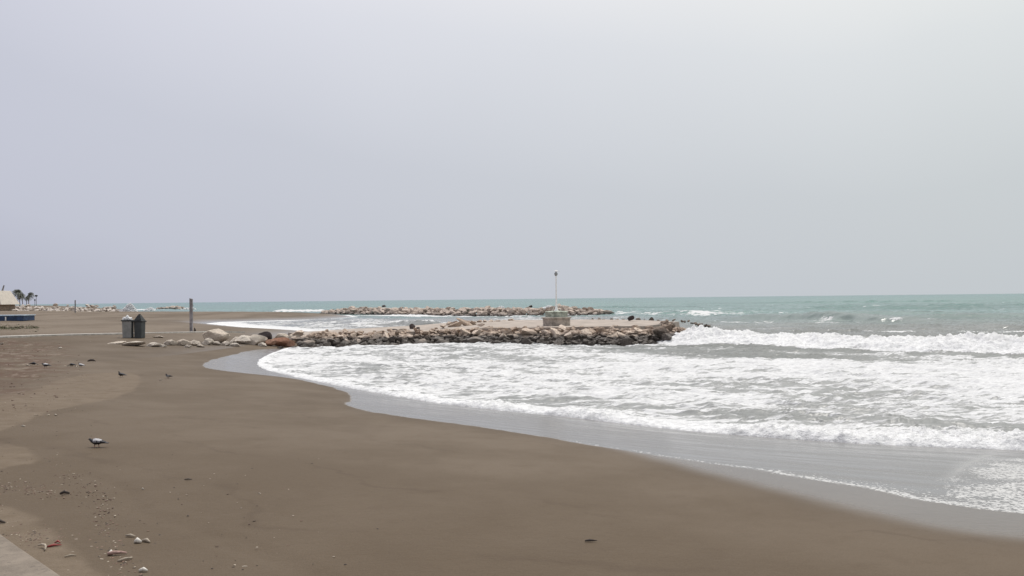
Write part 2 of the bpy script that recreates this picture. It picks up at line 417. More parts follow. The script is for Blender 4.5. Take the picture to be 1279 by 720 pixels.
ta = x * c + y * s_; no = -x * s_ + y * c                      # along / across the crests
near = sst(140, 70, y)
# swell and chop
gust = .5 + .5 * fbm(x * .004, y * .004, 2, 31)
warp = 3 * noise(x * .03, y * .03, 33)
h = .16 * np.sin(2 * np.pi * (no + 6 * noise(ta * .012, no * .01, 34) * 2) / 19 + warp) * (.5 + noise(x * .02, y * .02, 35))
h = h + .24 * fbm(ta * .08, no * .26, 4, 36) + .15 * fbm(ta * .5, no * 1.0, 3, 37) * np.clip(gust + .3, .3, 1)
h = h * sst(1, 12, d) * np.where(y > 84, 1.4, .55)
h = h * sst(20, 5, y * 0) if False else h
far_fade = sst(900, 250, y)
h = h * (.25 + .75 * far_fade)
bay2m = ((y > 84) & (x < 16) & (y < 175)).astype(float)
rdg = 1 - 2 * np.abs(fbm(ta * .28, no * 1.0, 3, 45))
ch = .05 * rdg ** 3 * (rdg > 0) + .075 * fbm(ta * .55, no * 1.3, 4, 41, .6) + .035 * np.abs(noise(x * 2.6, y * 2.6, 44))
h = h + ch * sst(.2, 3, d) * near * 1.5
# wash front at the beach
lump = np.abs(noise(x * 1.6, y * 1.6, 51)) * 1.3 + np.abs(noise(x * 4.5, y * 4.5, 52)) * 1.1 + np.abs(noise(x * 9.5, y * 9.5, 57)) * .7
amp = .09 * sst(-14, 4, x) + .05 + .09 * sst(3, 10, x)
amp = amp * (.80 + 1.1 * noise(x * .35, y * .35, 58))
bore = amp * sst(0, .42, dj) * np.where(dj < 1.0, 1, np.exp(-(dj - 1.0) / 1.2))
bore2 = (.45 * amp) * sst(2.0, 2.8, dj + .8 * noise(ta * .3, no * .3, 59)) * np.exp(-np.maximum(dj - 2.8, 0) / 2.0)
bays = np.where(y < 84, 1., .35 * (y < 240))
h = h + (bore * (.75 + .7 * lump) + bore2) * bays
# the breaker
bd, bs_, bp = seg_dist(P, brk); bd = bd * -bs_
bd = bd + 1.8 * noise(bp * .16, bp * 0 + 3, 60) + .9 * noise(bp * .5, bp * 0 + 9, 67) + .7 * noise(x * .9, y * .9, 62) + .35 * noise(x * 2.4, y * 2.4, 68)
lat = sst(0, 2.0, bp)
ba = lat * (1.18 - .42 * sst(3, 9, bp) + .25 * noise(bp * .13, 0 * bp + 8, 61) + .25 * noise(bp * .45, 0 * bp + 8, 69) + .12 * sst(16, 24, bp))
prof = sst(-.3, 3.6, bd) ** .85 * np.where(bd < 3.2, 1, np.exp(-np.maximum(bd - 3.2, 0) / 5.0))
puff = np.abs(noise(x * .9, y * .9, 63)) * 1.2 + np.abs(noise(x * 2.1, y * 2.1, 64)) * 1.0 + np.abs(noise(x * 4.6, y * 4.6, 65)) * .7
h = h + ba * prof * (.72 + .36 * puff)
trough = -.10 * np.exp(-((bd + 2.2) / 2.) ** 2) * lat; h = h + trough
# green swell behind, smaller ones further out
sd_, ss_, sp_ = seg_dist(P, swl); sd_ = sd_ * -ss_
slen = seg_dist(P, swl)[2].max()
sa = np.sin(np.clip(sp_ / slen, 0, 1) * np.pi) ** .7
sd_ = sd_ + 1.6 * noise(sp_ * .12, sp_ * 0 + 2, 86) + .5 * noise(x * .6, y * .6, 85)
swell = 1.25 * sa * np.where(sd_ < 0, np.exp(-(sd_ / 1.25) ** 2), np.exp(-(sd_ / 5) ** 2)) * (.85 + .5 * noise(sp_ * .1, sp_ * 0, 66))
h = h + swell
for k, (yy, xx, ln, am) in enumerate([(150, 62, 22, .55), (185, 40, 18, .4), (215, 92, 30, .6), (260, 120, 40, .5), (300, 30, 40, .45), (128, 66, 14, .45), (170, -75, 14, .0), (420, 160, 60, .6)]):
    h = h + am * 1.5 * np.exp(-((y - yy + .25 * (x - xx) + 5 * noise(x * .05, y * .03, 80 + k)) / 2.4) ** 2) * np.exp(-((x - xx) / ln) ** 2)
# second bay wave, white wave at the tip of the second groin
wd, wsg, wpp = seg_dist(P, wv2); wd = wd * -wsg
wlen = wpp.max()
h = h + .75 * np.sin(np.clip(wpp / wlen, 0.02, .98) * np.pi) ** .6 * sst(-.5, 2.2, wd) * np.exp(-np.maximum(wd - 2.2, 0) / 5) * (.85 + .35 * puff) * (y > 85)
w3, w3s, w3p = seg_dist(P, wv3); w3 = w3 * -w3s
e3 = sst(7, 0, np.abs(w3p - w3p.max() / 2) - w3p.max() / 2 + w3 * 0)
n3d = np.minimum(np.hypot(x - wv3[0, 0], y - wv3[0, 1]), np.hypot(x - wv3[1, 0], y - wv3[1, 1]))
in3 = np.exp(-(w3 / 3.) ** 2)
h = h + .9 * in3 * sst(0, 1, 1 - 0 * w3)
h = np.where(d < 3, np.minimum(h, .55 + 0 * h) , h)
# foam amount
gd, _, _ = seg_dist(P, groin1); gf, _, _ = seg_dist(P, gfar); g2d, _, _ = seg_dist(P, g2)
big = fbm(ta * .07, no * .10, 3, 91)
foam = np.zeros(len(P))
inb = (y < 84) & (bd < 3)
plain_f = .68 + .14 * sst(4, 18, x) + .36 * big + .14 * fbm(ta * .3, no * .8, 2, 81) - .16 * sst(-1, -7, bd) * 0
clear = sst(-15, -8, bd) * sst(.2, -.8, bd) * sst(20, 34, y) * sst(1, 10, x) * sst(27, 15, x)
plain_f = plain_f - .42 * clear * (1 + .8 * noise(ta * .15, no * .4, 88))
foam = np.where(inb & (d > 0), plain_f, foam)
fw = .45 + .55 * sst(-6, 3, x)
foam = np.maximum(foam, 1.22 * sst(-.1, .05, dj) * sst(1.9, .6, dj / fw + .8 * noise(x * .8, y * .8, 83)) * (y < 84))
foam = foam - .16 * sst(1.6, 2.2, dj) * sst(4.2, 2.8, dj) * (y < 60) * sst(-8, 4, x) * sst(-.3, .3, noise(ta * .25, no * .8, 97) + .25)
shade_strip = sst(-2.6, -1.4, bd) * sst(.3, -.2, bd) * lat * sst(-.35, .05, noise(bp * .22, bp * 0 + 5, 87) + .15)  # shade line at the breaker's foot, painted by thinning the foam
foam = foam - .42 * shade_strip
foam = np.maximum(foam, (1.18 - .62 * sst(.1, .4, noise(x * .35, y * .35, 70)) * sst(1.4, .4, bd)) * lat * sst(-.25, .15, bd) * sst(5.0, 2.4, bd + .9 * noise(ta * .3, no * .3, 92)))
foam = np.maximum(foam, lat * .62 * sst(0, 1, bd) * sst(13, 5, bd + 4 * noise(ta * .12, no * .2, 93)) * (.8 + .6 * big))
foam = np.maximum(foam, .8 * sst(3.0, .5, gd) * (y < 84))
foam = np.maximum(foam, (.52 + .25 * big) * sst(9, 2, gf))
# second bay
b2 = sst(84, 88, y) * sst(178, 160, y) * sst(26, 14, x - .0 * y)
foam = np.maximum(foam, b2 * (.46 + .40 * fbm(ta * .05, y * .12, 3, 94)))
foam = np.maximum(foam, b2 * 1.1 * sst(-1, 1, d) * sst(9, 2, d))
foam = np.maximum(foam, 1.1 * (y > 85) * sst(1.2, 2.4, wd) * sst(8, 3, wd) * sst(0, 5, wpp) * sst(wlen, wlen - 5, wpp))
foam = np.maximum(foam, .75 * (y > 85) * sst(-5, -3, wd) * sst(0, -2, wd) * sst(.0, .3, noise(x * .2, y * .2, 96) + .1))
foam = np.maximum(foam, .70 * sst(9, 1, g2d) * (y < 215) + .3 * sst(4, 1, g2d))
foam = np.maximum(foam, 1.3 * sst(.25, .6, in3))
foam = np.maximum(foam, .75 * sst(2.6, .8, d) * (y > 84) * sst(3000, 400, y))
tip2 = np.exp(-((x - 38) / 20) ** 2 - ((y - 186) / 26) ** 2); foam = np.maximum(foam, tip2 * (.62 + .7 * fbm(ta * .15, no * .5, 3, 82)))
tip1 = np.exp(-((x - 34) / 14) ** 2 - ((y - 118) / 14) ** 2); foam = np.maximum(foam, tip1 * (.42 + .7 * fbm(ta * .2, no * .6, 3, 79)))
tip3 = np.exp(-((x + 195) / 18) ** 2 - ((y - 470) / 60) ** 2); foam = np.maximum(foam, .95 * tip3)
# white caps
cap = fbm(ta * .09, no * .35, 3, 95) + .25 * big
foam = np.maximum(foam, .85 * sst(.46, .62, cap) * sst(90, 110, y) * sst(700, 200, y))
foam = np.maximum(foam, .95 * np.exp(-((y - 84 + .3 * (x - 40)) / 5.) ** 2) * sst(28, 36, x) * sst(-.1, .25, fbm(ta * .2, no * .8, 3, 84)))
foam = np.maximum(foam, .62 * sa * sst(.2, .8, np.exp(-((sd_ - 1.2) / 1.3) ** 2)) * sst(-.1, .4, noise(x * .25, y * .25, 98) + .1))
deep = sst(82, 200, y + .35 * (x - 20) + 12 * noise(x * .02, y * .03, 99)) * (1 - b2)
z = h.copy()
under = sand_z(P, -d) - .12
z = np.where(dj < 0, np.minimum(under, -.05), z)
z = np.where((dj >= 0) & (dj < .3), np.maximum(z, -.02) * sst(0, .12, dj) + under * (1 - sst(0, .12, dj)), z)
keep = d > -1.2
Fq = grid_faces(len(Ds), len(us), keep)
V, Fq, at = compact(np.column_stack([P, z]), Fq, {'foam': foam, 'deep': deep, 'broken': np.clip(np.maximum(sst(-.2, .3, bd) * sst(4.5, 2, bd) * lat, sst(0, .1, dj) * sst(1.5, .7, dj)), 0, 1)})

q = M('sea_water'); p = q.pos()
A_fo, A_de, A_br = q.attr('foam'), q.attr('deep'), q.attr('broken')
rot = q.n('ShaderNodeMapping', {'Rotation': (0, 0, R(36)), 'Scale': (.42, 1.5, .6)}); q.i(rot.inputs['Vector'], p); rp = rot.outputs[0]
wp = q.n('ShaderNodeVectorMath', operation='MULTIPLY_ADD'); q.i(wp.inputs[0], q.n('ShaderNodeTexNoise', {'Vector': rp, 'Scale': 1.1, 'Detail': 3.}).outputs['Color']); q.i(wp.inputs[1], (.9, .9, 0)); q.i(wp.inputs[2], rp)
wpv = wp.outputs[0]
ve = q.vor(wpv, 1.15, 'DISTANCE_TO_EDGE'); ve2 = q.vor(wpv, 3.4, 'DISTANCE_TO_EDGE')
nn = q.noise(wpv, .85, 6, .62); nf = q.noise(rp, 7., 4, .65)
lace = q.math('ADD', q.math('MULTIPLY', ve, -.95), q.math('MULTIPLY', ve2, -.55))
t = q.math('ADD', q.math('MULTIPLY_ADD', A_fo, 1.25, -.62), lace)
t = q.math('ADD', t, q.math('MULTIPLY_ADD', nn, 1.5, -.75))
t = q.math('ADD', t, q.math('MULTIPLY_ADD', nf, .45, -.22))
fmask = q.mr(t, -.16, .12)
fmask = q.math('MULTIPLY', fmask, q.mr(A_fo, .02, .15))
murk = q.mix(q.mr(q.noise(p, .12, 4), .35, .65), (.128, .134, .126, 1), (.172, .178, .170, 1))
sepx = q.n('ShaderNodeSeparateXYZ'); q.i(sepx.inputs[0], p)
farc = q.mr(sepx.outputs[1], 250., 1800.)
teal = q.mix(q.mr(q.noise(q.scale(p, (.012, .03, 1)), 1., 4), .38, .62), (.058, .140, .128, 1), (.090, .190, .170, 1))
teal = q.mix(q.math('MULTIPLY', farc, .5), teal, (.055, .145, .155, 1))
murk = q.mix(q.math('MULTIPLY', q.mr(A_fo, .2, .9), .34), murk, (.55, .55, .55, 1))
wc = q.mix(A_de, murk, teal)
thin = q.mr(nf, .3, .7, .52, .75, False)
tcn = q.n('ShaderNodeCombineColor'); [q.i(tcn.inputs[k], thin) for k in range(3)]
thb = q.mr(q.noise(p, 5., 5, .7), .35, .6, .62, .82)
tcb = q.n('ShaderNodeCombineColor'); [q.i(tcb.inputs[k], thb) for k in range(3)]
fc = q.mix(A_br, tcn.outputs[0], tcb.outputs[0])
q.set(Base_Color=q.mix(fmask, wc, fc), IOR=1.333)
q.set(Roughness=q.mr(fmask, 0., 1., q.math('ADD', q.mr(sepx.outputs[1], 66., 84., .34, .15), q.mr(sepx.outputs[1], 130., 600., .0, .12)), .85))
q.i(q.b.inputs['Specular IOR Level'], q.mr(fmask, 0., 1., .5, .15))
wv = q.noise(q.scale(rp, (1, 2, 1)), 1.8, 6, .62)
farw = q.noise(q.scale(p, (.25, .55, 1)), 1., 5, .7)
b0 = q.bump(farw, q.mr(sepx.outputs[1], 60., 300., .0, .5), .6)
b1 = q.bump(wv, .35, .09, b0)
b2_ = q.bump(q.math('MULTIPLY', fmask, q.math('ADD', q.noise(p, 3.2, 5, .65), q.math('MULTIPLY', q.noise(p, 13., 4, .7), .45))), q.mr(A_br, 0., 1., .45, .9), .13, b1)
q.set(Normal=b2_)
sea = npmesh('sea', V, Fq, q.m, True, at); tag(sea, kind='structure')

# ================================================================== MATERIALS of things
def rock_mat(name, a, b, wetz=.62, wd=.22, dark=(.085, .072, .062, 1), wet_amt=1.):
    q = M(name); p = q.pos(); o = q.obj()
    inf = q.n('ShaderNodeObjectInfo').outputs['Random']
    n = q.noise(p, 1.3, 5, .6); nb = q.noise(o, 2.6, 8, .7, .4); nf = q.noise(o, 12., 5, .7)
    c = q.mix(q.mr(q.math('MULTIPLY_ADD', inf, .8, q.math('MULTIPLY', n, .5)), .2, .95), a, b)
    c = q.mix(q.math('MULTIPLY', q.mr(nb, .50, .72), .40), c, tuple(v * .42 for v in a[:3]) + (1,))
    c = q.mix(q.math('MULTIPLY', q.mr(nf, .5, .75), .35), c, tuple(min(1, v * 1.25) for v in b[:3]) + (1,))
    sz = q.n('ShaderNodeSeparateXYZ'); q.i(sz.inputs[0], p)
    zz = q.math('ADD', sz.outputs[2], q.math('MULTIPLY_ADD', n, .7, -.35))
    zz = q.math('ADD', zz, q.math('MULTIPLY_ADD', inf, .3, -.15))
    w = q.math('MULTIPLY', q.mr(zz, wetz - wd, wetz + wd, 1., 0.), wet_amt)
    c = q.mix(w, c, q.mix(q.mr(nb, .3, .7), dark, tuple(v * 2.0 for v in dark[:3]) + (1,)))
    q.set(Base_Color=c, Roughness=q.mr(w, 0., 1., .85, .5), Normal=q.bump(nf, .7, .06, q.bump(nb, 1., .3)))
    q.b.inputs['Specular IOR Level'].default_value = .3
    return q.m
MAT = {}
MAT['rock'] = rock_mat('tan_rock', (.50, .385, .30, 1), (.78, .65, .54, 1), wetz=.56, wd=.16)
MAT['rock_end'] = rock_mat('weathered_rock', (.22, .165, .13, 1), (.40, .31, .245, 1), wetz=.85, wd=.35)
MAT['rock_far'] = rock_mat('far_rock', (.33, .255, .21, 1), (.56, .47, .40, 1), wetz=.45, wd=.35, dark=(.06, .05, .045, 1))
MAT['rock_white'] = rock_mat('limestone_rock', (.66, .56, .46, 1), (.84, .75, .65, 1), wetz=-3)
MAT['rock_bank'] = rock_mat('bank_rock', (.30, .245, .205, 1), (.60, .53, .47, 1), wetz=-3)
MAT['rock_red'] = rock_mat('red_rock', (.34, .17, .11, 1), (.46, .27, .19, 1), wetz=-3)
MAT['rock_dark'] = rock_mat('dark_rock', (.07, .055, .055, 1), (.12, .092, .088, 1), wetz=-3)
MAT['path'] = plain('sandy_concrete', (.37, .315, .27), .9, var=.16, vs=.8)
MAT['conc'] = plain('old_concrete', (.42, .37, .32), .85, var=.28, vs=2.2)
MAT['conc_green'] = plain('algae_concrete', (.42, .455, .385), .85, var=.3, vs=3)
MAT['conc_lt'] = plain('pale_concrete', (.52, .49, .45), .85, var=.15, vs=3)
MAT['white'] = plain('white_paint', (.88, .88, .86), .45, var=.08)
MAT['steel'] = plain('grey_steel', (.30, .31, .31), .45, var=.12)
MAT['post'] = plain('weathered_grey_wood', (.28, .262, .272), .8, var=.3, vs=4)
MAT['dark'] = plain('dark_plastic', (.022, .023, .024), .5, var=.2)
MAT['bin_lt'] = plain('grey_plastic', (.27, .27, .262), .5, var=.12, vs=3)
MAT['bin_dk'] = plain('slate_plastic', (.062, .070, .072), .5, var=.12, vs=3)
MAT['bag'] = plain('white_plastic_bag', (.85, .85, .85), .35, var=.06, vs=8, bump=.6, bd=.03)
MAT['roof'] = plain('cream_canvas', (.60, .54, .47), .8, var=.06, vs=1)
MAT['kwall'] = plain('brown_boards', (.28, .21, .155), .8, var=.15, vs=1)
MAT['blue'] = plain('blue_paint', (.035, .07, .15), .6, var=.25, vs=2)
MAT['blue_lt'] = plain('pale_blue_top', (.40, .50, .60), .5, var=.1, vs=1)
MAT['frond'] = plain('palm_leaf', (.19, .20, .165), .6, var=.3, vs=1)  # leaf colour paled, distance haze put into it
MAT['trunk'] = plain('palm_trunk', (.20, .165, .135), .9, var=.25, vs=3)
MAT['drift'] = plain('driftwood', (.40, .34, .27), .85, var=.2, vs=14)
MAT['darkwood'] = plain('dark_driftwood', (.06, .047, .04), .85, var=.3, vs=14)
MAT['bark'] = plain('pinkish_bark', (.42, .28, .24), .8, var=.25, vs=20)
MAT['red'] = plain('red_plastic', (.30, .05, .045), .5, var=.2, vs=14)
MAT['shell'] = plain('pale_shell', (.66, .62, .56), .5, var=.1, vs=20)
MAT['bird_dk'] = plain('dark_feathers', (.028, .026, .032), .6, var=.3, vs=30)
MAT['bird_lt'] = plain('pale_grey_feathers', (.25, .25, .28), .7, var=.12, vs=30)
MAT['bird_wh'] = plain('white_feathers', (.40, .39, .40), .7, var=.06, vs=30)
MAT['pink'] = plain('pink_skin', (.35, .14, .12), .6)
MAT['spray'] = plain('white_spray', (.95, .95, .95), .9, var=.02)
_m = MAT['spray']; _t = _m.node_tree; _p = _t.nodes['Principled BSDF']; _tr = _t.nodes.new('ShaderNodeBsdfTranslucent'); _tr.inputs[0].default_value = (.9, .9, .9, 1)
_mx = _t.nodes.new('ShaderNodeMixShader'); _mx.inputs[0].default_value = .5; _t.links.new(_p.outputs[0], _mx.inputs[1]); _t.links.new(_tr.outputs[0], _mx.inputs[2]); _t.links.new(_mx.outputs[0], _t.nodes['Material Output'].inputs[0])
MAT['weed'] = plain('ground_plants', (.14, .14, .075), .8, var=.3, vs=1)

# ================================================================== THE NEAR GROIN
toe = unp([(350,436),(430,434.5),(520,431.5),(600,429.5),(700,430.5),(780,430.5),(838,429.5)])
near_e = toe[1:] + np.array([[0, 3.4], [0, 3.9], [0, 4.0], [0, 4.2], [0, 4.4], [-1.2, 5.0]])
near_e = np.vstack([[near_e[0] + np.array([-3.5, 1.5])], near_e])
far_e = np.vstack([unp([(848,400.8),(800,399.3),(740,399.2),(640,400)], 1.2), unp([(585,403.5),(520,408),(430,411.5),(360,415.5)], .9)])
out = np.vstack([near_e, far_e]); zt = np.array([.75, .82, .92, 1.05, 1.15, 1.2, 1.15, 1.1, 1.15, 1.2, 1.2, 1.1, 1.0, .9, .88])
bm = bmesh.new()
top = [bm.verts.new((a[0], a[1], z_)) for a, z_ in zip(out, zt)]
cx, cy = out.mean(0)
bot = [bm.verts.new((cx + (a[0] - cx) * 1.02, a[1], -1.2)) for a in out]
nn_ = len(top)
bm.faces.new(top[::-1] if False else top)
for k in range(nn_): bm.faces.new((top[k], bot[k], bot[(k + 1) % nn_], top[(k + 1) % nn_]))
bmesh.ops.triangulate(bm, faces=[f for f in bm.faces if len(f.verts) > 4])
bmesh.ops.recalc_face_normals(bm, faces=bm.faces)
g = bmobj('stone_groin', bm, MAT['path'])
tag(g, 'low flat-topped breakwater with a pale sandy path, carrying the light beacon', 'breakwater')

def rock_mesh(name, seed, mat, sub=3, cuts=13, sq=(1, .85, .72), sub_round=None):
    bm = bmesh.new(); bmesh.ops.create_icosphere(bm, subdivisions=sub, radius=1)
    v = np.array([w.co[:] for w in bm.verts]); r = np.random.default_rng(seed)
    n = r.normal(size=(cuts, 3)); n /= np.linalg.norm(n, axis=1)[:, None]
    for k in range(cuts):
        hh = r.uniform(.30, .66) if sub_round is None else r.uniform(.52, .82); dd = v @ n[k]; over = np.maximum(dd - hh, 0)
        v = v - over[:, None] * n[k] * .98
    v = v / np.abs(v).max(0) * .95; v = v * (1 + .07 * noise(v[:, 0] * 2 + v[:, 2], v[:, 1] * 2 + seed, seed)[:, None])
    v = v * np.array(sq)
    for w, c_ in zip(bm.verts, v): w.co = c_
    me = bpy.data.meshes.new(name); bm.to_mesh(me); bm.free(); me.materials.append(mat)
    for p_ in me.polygons: p_.use_smooth = False
    return me
RM = {k: [rock_mesh('boulder', 100 * j + s, MAT[k], sq=(1, random.uniform(.65, .9), random.uniform(.5, .8)), cuts=13 if k in ('rock', 'rock_end') else 17, sub_round=None if k in ('rock', 'rock_end') else 1) for s in range(10 if k in ('rock', 'rock_end') else 4)]
      for j, k in enumerate(('rock', 'rock_end', 'rock_white', 'rock_red', 'rock_dark'))}
def rock(kind, loc, r, label, group, name='boulder', sc=None, rot=None):
    o = bpy.data.objects.new(name, random.choice(RM[kind])); o.location = loc
    o.scale = sc or (r * random.uniform(.85, 1.3), r * random.uniform(.8, 1.15), r * random.uniform(.8, 1.1))
    o.rotation_euler = rot or (random.uniform(-.5, .5), random.uniform(-.5, .5), random.uniform(0, 6.28))
    link(o); tag(o, label, 'rock', group); return o
def walk(poly, step, jit=.2):
    poly = np.asarray(poly); seg = np.linalg.norm(np.diff(poly, axis=0), axis=1); tot = seg.sum(); cs = np.concatenate([[0], np.cumsum(seg)])
    s = 0
    while s < tot:
        k = min(np.searchsorted(cs, s, 'right') - 1, len(seg) - 1); f = (s - cs[k]) / seg[k]
        yield s / tot, poly[k] * (1 - f) + poly[k + 1] * f
        s += step * random.uniform(1 - jit, 1 + jit)
toe_r = np.vstack([toe, [[toe[-1][0] + 1.8, toe[-1][1] + 3]]])
def edge_at(poly, xq): return np.interp(xq, poly[:, 0], poly[:, 1])
secs = ['beach end', 'left half', 'below beacon', 'right half']
def sec(xx): return secs[0] if xx < -9 else secs[1] if xx < 1 else secs[2] if xx < 7 else secs[3]
rown = ['dark wet boulder %s from left in the near groin waterline row, ', 'stained boulder %s from left in the row above the waterline, ', 'tan boulder %s from left in the row below the top, ', 'pale boulder %s from left along the groin top edge, ']
nrow = [0] * 8
def ordn(k): return '%d%s' % (k, 'th' if 10 < k % 100 < 14 else {1: 'st', 2: 'nd', 3: 'rd'}.get(k % 10, 'th'))
for row in range(4):
    f = [.06, .36, .68, 1.0][row]; zf = [.0, .30, .58, .74][row]
    for t_, pt in walk(toe, [.86, .90, .92, .92][row]):
        ey = edge_at(near_e, pt[0]) + .3; ez = .95 + .28 * sst(-10, 5, np.array(pt[0]))
        Y = pt[1] + (ey - pt[1]) * f + random.uniform(-.25, .25)
        zz = ez * zf + random.uniform(-.10, .12)
        r = random.choice([.40, .48, .56, .66, .84]) * random.uniform(.9, 1.12) * (.85 if t_ < .25 else 1)
        r = min(r, .62) if row == 3 else r
        kind = 'rock_end' if pt[0] > 10.5 or (random.random() < .08 and row < 3) else 'rock'
        nrow[row] += 1
        rock(kind, (pt[0], Y, zz), r, rown[row] % ordn(nrow[row]) + sec(pt[0]), 'boulders facing the beach on the near groin')
# rounded head of the groin and its far edge running out to the right
hl = ['wet boulder at the surf-hit tip of the near groin, %s back from the front corner', 'brown mid-height boulder at the tip of the near groin, %s back from the front corner', 'upper boulder at the tip of the near groin, %s back from the front corner']
head = np.array([toe[-1], [toe[-1][0] + 1.1, toe[-1][1] + 2.5], [toe[-1][0] + 1.8, toe[-1][1] + 6], [14.0, 78], [15.0, 84], [15.6, 90]])
for zz, push in ((.1, .5), (.6, -.3), (1.0, -1.1)):
    for hk, (t_, pt) in enumerate(walk(head[:5], 1.0), 1):
        rock('rock_end', (pt[0] + push, pt[1] + random.uniform(-.3, .3), zz + random.uniform(-.1, .1)), random.uniform(.45, .7),
             hl[int(zz > .3) + int(zz > .8)] % ordn(hk), 'boulders round the tip of the near groin')
fe = unp([(886,403.2),(870,402.0),(850,401.0),(800,400.3),(740,399.6)], 1.0)
for fk, (t_, pt) in enumerate(walk(fe, .95), 1):
    rock('rock_end', (pt[0], pt[1] + random.uniform(-.5, .5), .62 + .40 * sst(0, .4, np.array(t_)) + random.uniform(-.12, .12)), random.uniform(.24, .42),
         'dark boulder %s from the right on the seaward edge, right of the beacon' % ordn(fk), 'boulders on the seaward edge of the near groin')
fe2 = unp([(640,401),(600,402.5),(560,405)], 1.15)
for fk, (t_, pt) in enumerate(walk(fe2, 1.1), 1):
    rock('rock', (pt[0], pt[1] + random.uniform(-.4, .4), 1.15), random.uniform(.3, .5),
         'tan boulder %s leftwards from the beacon on the seaward edge' % ordn(fk), 'boulders on the seaward edge of the near groin')
for (px, py, r, lab) in [(583,404.5,.62,'big tan boulder lying on the groin path left of the beacon'), (568,405.5,.55,'squat tan boulder beside the biggest one on the groin path'), (590,403.8,.5,'grey-brown boulder behind the biggest one on the groin path'),
                         (553,407,.4,'flat sandy boulder at the left of the heap on the groin path'), (601,406,.35,'small tan boulder at the right of the heap on the groin path')]:
    a = unp([(px, py + 2)], 1.1)[0]; rock('rock', (a[0], a[1], 1.2), r, lab, 'boulder heap on the groin path', sc=(r * 1.9, r, r * .9))
for (px, py, r, hgt, lab) in [(515,411,.26,.50,'dark upright stone standing on the seaward edge of the groin path'), (522.5,411,.22,.28,'small dark stone just right of the upright stone on the groin path'), (492,412.5,.5,.2,'flat dark stone on the seaward edge of the groin path'), (562,405.5,.2,.3,'tiny dark stone at the left end of the tan heap')]:
    a = unp([(px, py)], .95)[0]; rock('rock_dark', (a[0], a[1], .88 + hgt * .4), r * .8, lab, None, sc=(r, r, hgt), rot=(0, 0, 1))
a = unp([(787, 400)], 1.25)[0]
rock('rock_dark', (a[0], a[1], 1.42), .5, 'black boulder standing highest on the seaward edge of the near groin', None, sc=(.45, .4, .48))
# boulders on the sand at the root of the groin: px, py (foot), size px wide, px high, kind, label
root = [(271,429,27,19,'rock_white','big rounded pale boulder at the beach end of the groin, tallest of the row'),
 (330,429,16,15,'rock_dark','dark round boulder standing between pale and reddish boulders'),
 (349,433,24,12,'rock_red','reddish slanted boulder right of the dark round one'),
 (338,432.5,16,9,'rock_red','rust-coloured low boulder in front of the dark round one'),
 (362,434,14,8,'rock_red','small brown-red boulder at the edge of the wash'),
 (305,430,20,13,'rock_white','pale slab-sided boulder second left of the dark round one'),
 (318,431,24,14,'rock_white','cream wedge-shaped boulder leaning on the dark round one'),
 (296,428.5,16,9,'rock_white','tan boulder in the gap right of the tallest pale boulder'),
 (259,431,13,9,'rock_white','small round pale boulder in front of the tallest one'),
 (270,431.5,10,6,'rock_white','little pale stone at the foot of the tallest boulder'),
 (282,432,14,6,'rock_white','low pale stone just right of the tallest boulder foot'),
 (243,432,13,8,'rock_white','rounded pale stone left of the tallest boulder'),
 (250,434,9,4,'rock_white','tiny flat stone left of the small round pale boulder'),
 (228,432,17,8,'rock_white','pale flat stone fourth from the left end of the groin root'),
 (213,431.5,15,7,'rock_white','pale flat stone third from the left end of the groin root'),
 (191,433.5,18,6,'rock_white','long low white stone second from the left end of the groin root'),
 (203,434,8,4,'rock_white','tiny white stone between the low flat stones'),
 (165,432.5,26,6,'rock_white','widest low white stone at the left end of the groin root'),
 (176,421,9,2.5,'rock_white','flat pale stone behind the low white ones, nearest the bins'),
 (197,422,11,2.5,'rock_white','flat pale stone right of the bins by the path'),
 (234,434.5,8,4,'rock_white','small pale stone in front of the fourth flat one'),
 (293,433,10,5,'rock_white','small cream stone in front of the tan gap boulder'),
 (327,433,10,5,'rock_white','small cream stone at the foot of the wedge boulder'),
 (145,430,20,3,'rock_white','thin flat stone almost buried left of the widest white one'),
 (352,426,18,11,'rock_white','cream boulder filling the gap behind the reddish boulders'),
 (366,428,18,12,'rock_white','pale tan boulder between the reddish boulders and the groin face'),
 (375,429,16,9,'rock','tan boulder where the groin path leaves the beach'),
 (356,424,14,7,'rock','brown boulder behind the reddish slanted one'),
 (385,432,16,9,'rock','grey-tan boulder at the first foam by the groin'),
 (400,428,16,8,'rock','tan cracked boulder at the landward end of the groin face')]
for px, py, wpx, hpx, kind, lab in root:
    b = SP(px, py) if px < 370 else Vector((*unp([(px, py)], .25)[0], .25)); k = b.y / FPX
    w, hh = wpx * k / 2 * 1.3, hpx * k / 2 * 1.3
    if kind == 'rock_red': w *= .78; hh *= 1.15
    rock(kind, (b.x, b.y + w * .3, b.z + hh * .62), w, lab, 'boulders at the beach end of the groin', sc=(w * 1.05, w * .85, hh * 1.35), rot=(random.uniform(-.15, .15), random.uniform(-.15, .15), random.choice([0, 3.14]) + random.uniform(-.3, .3)))

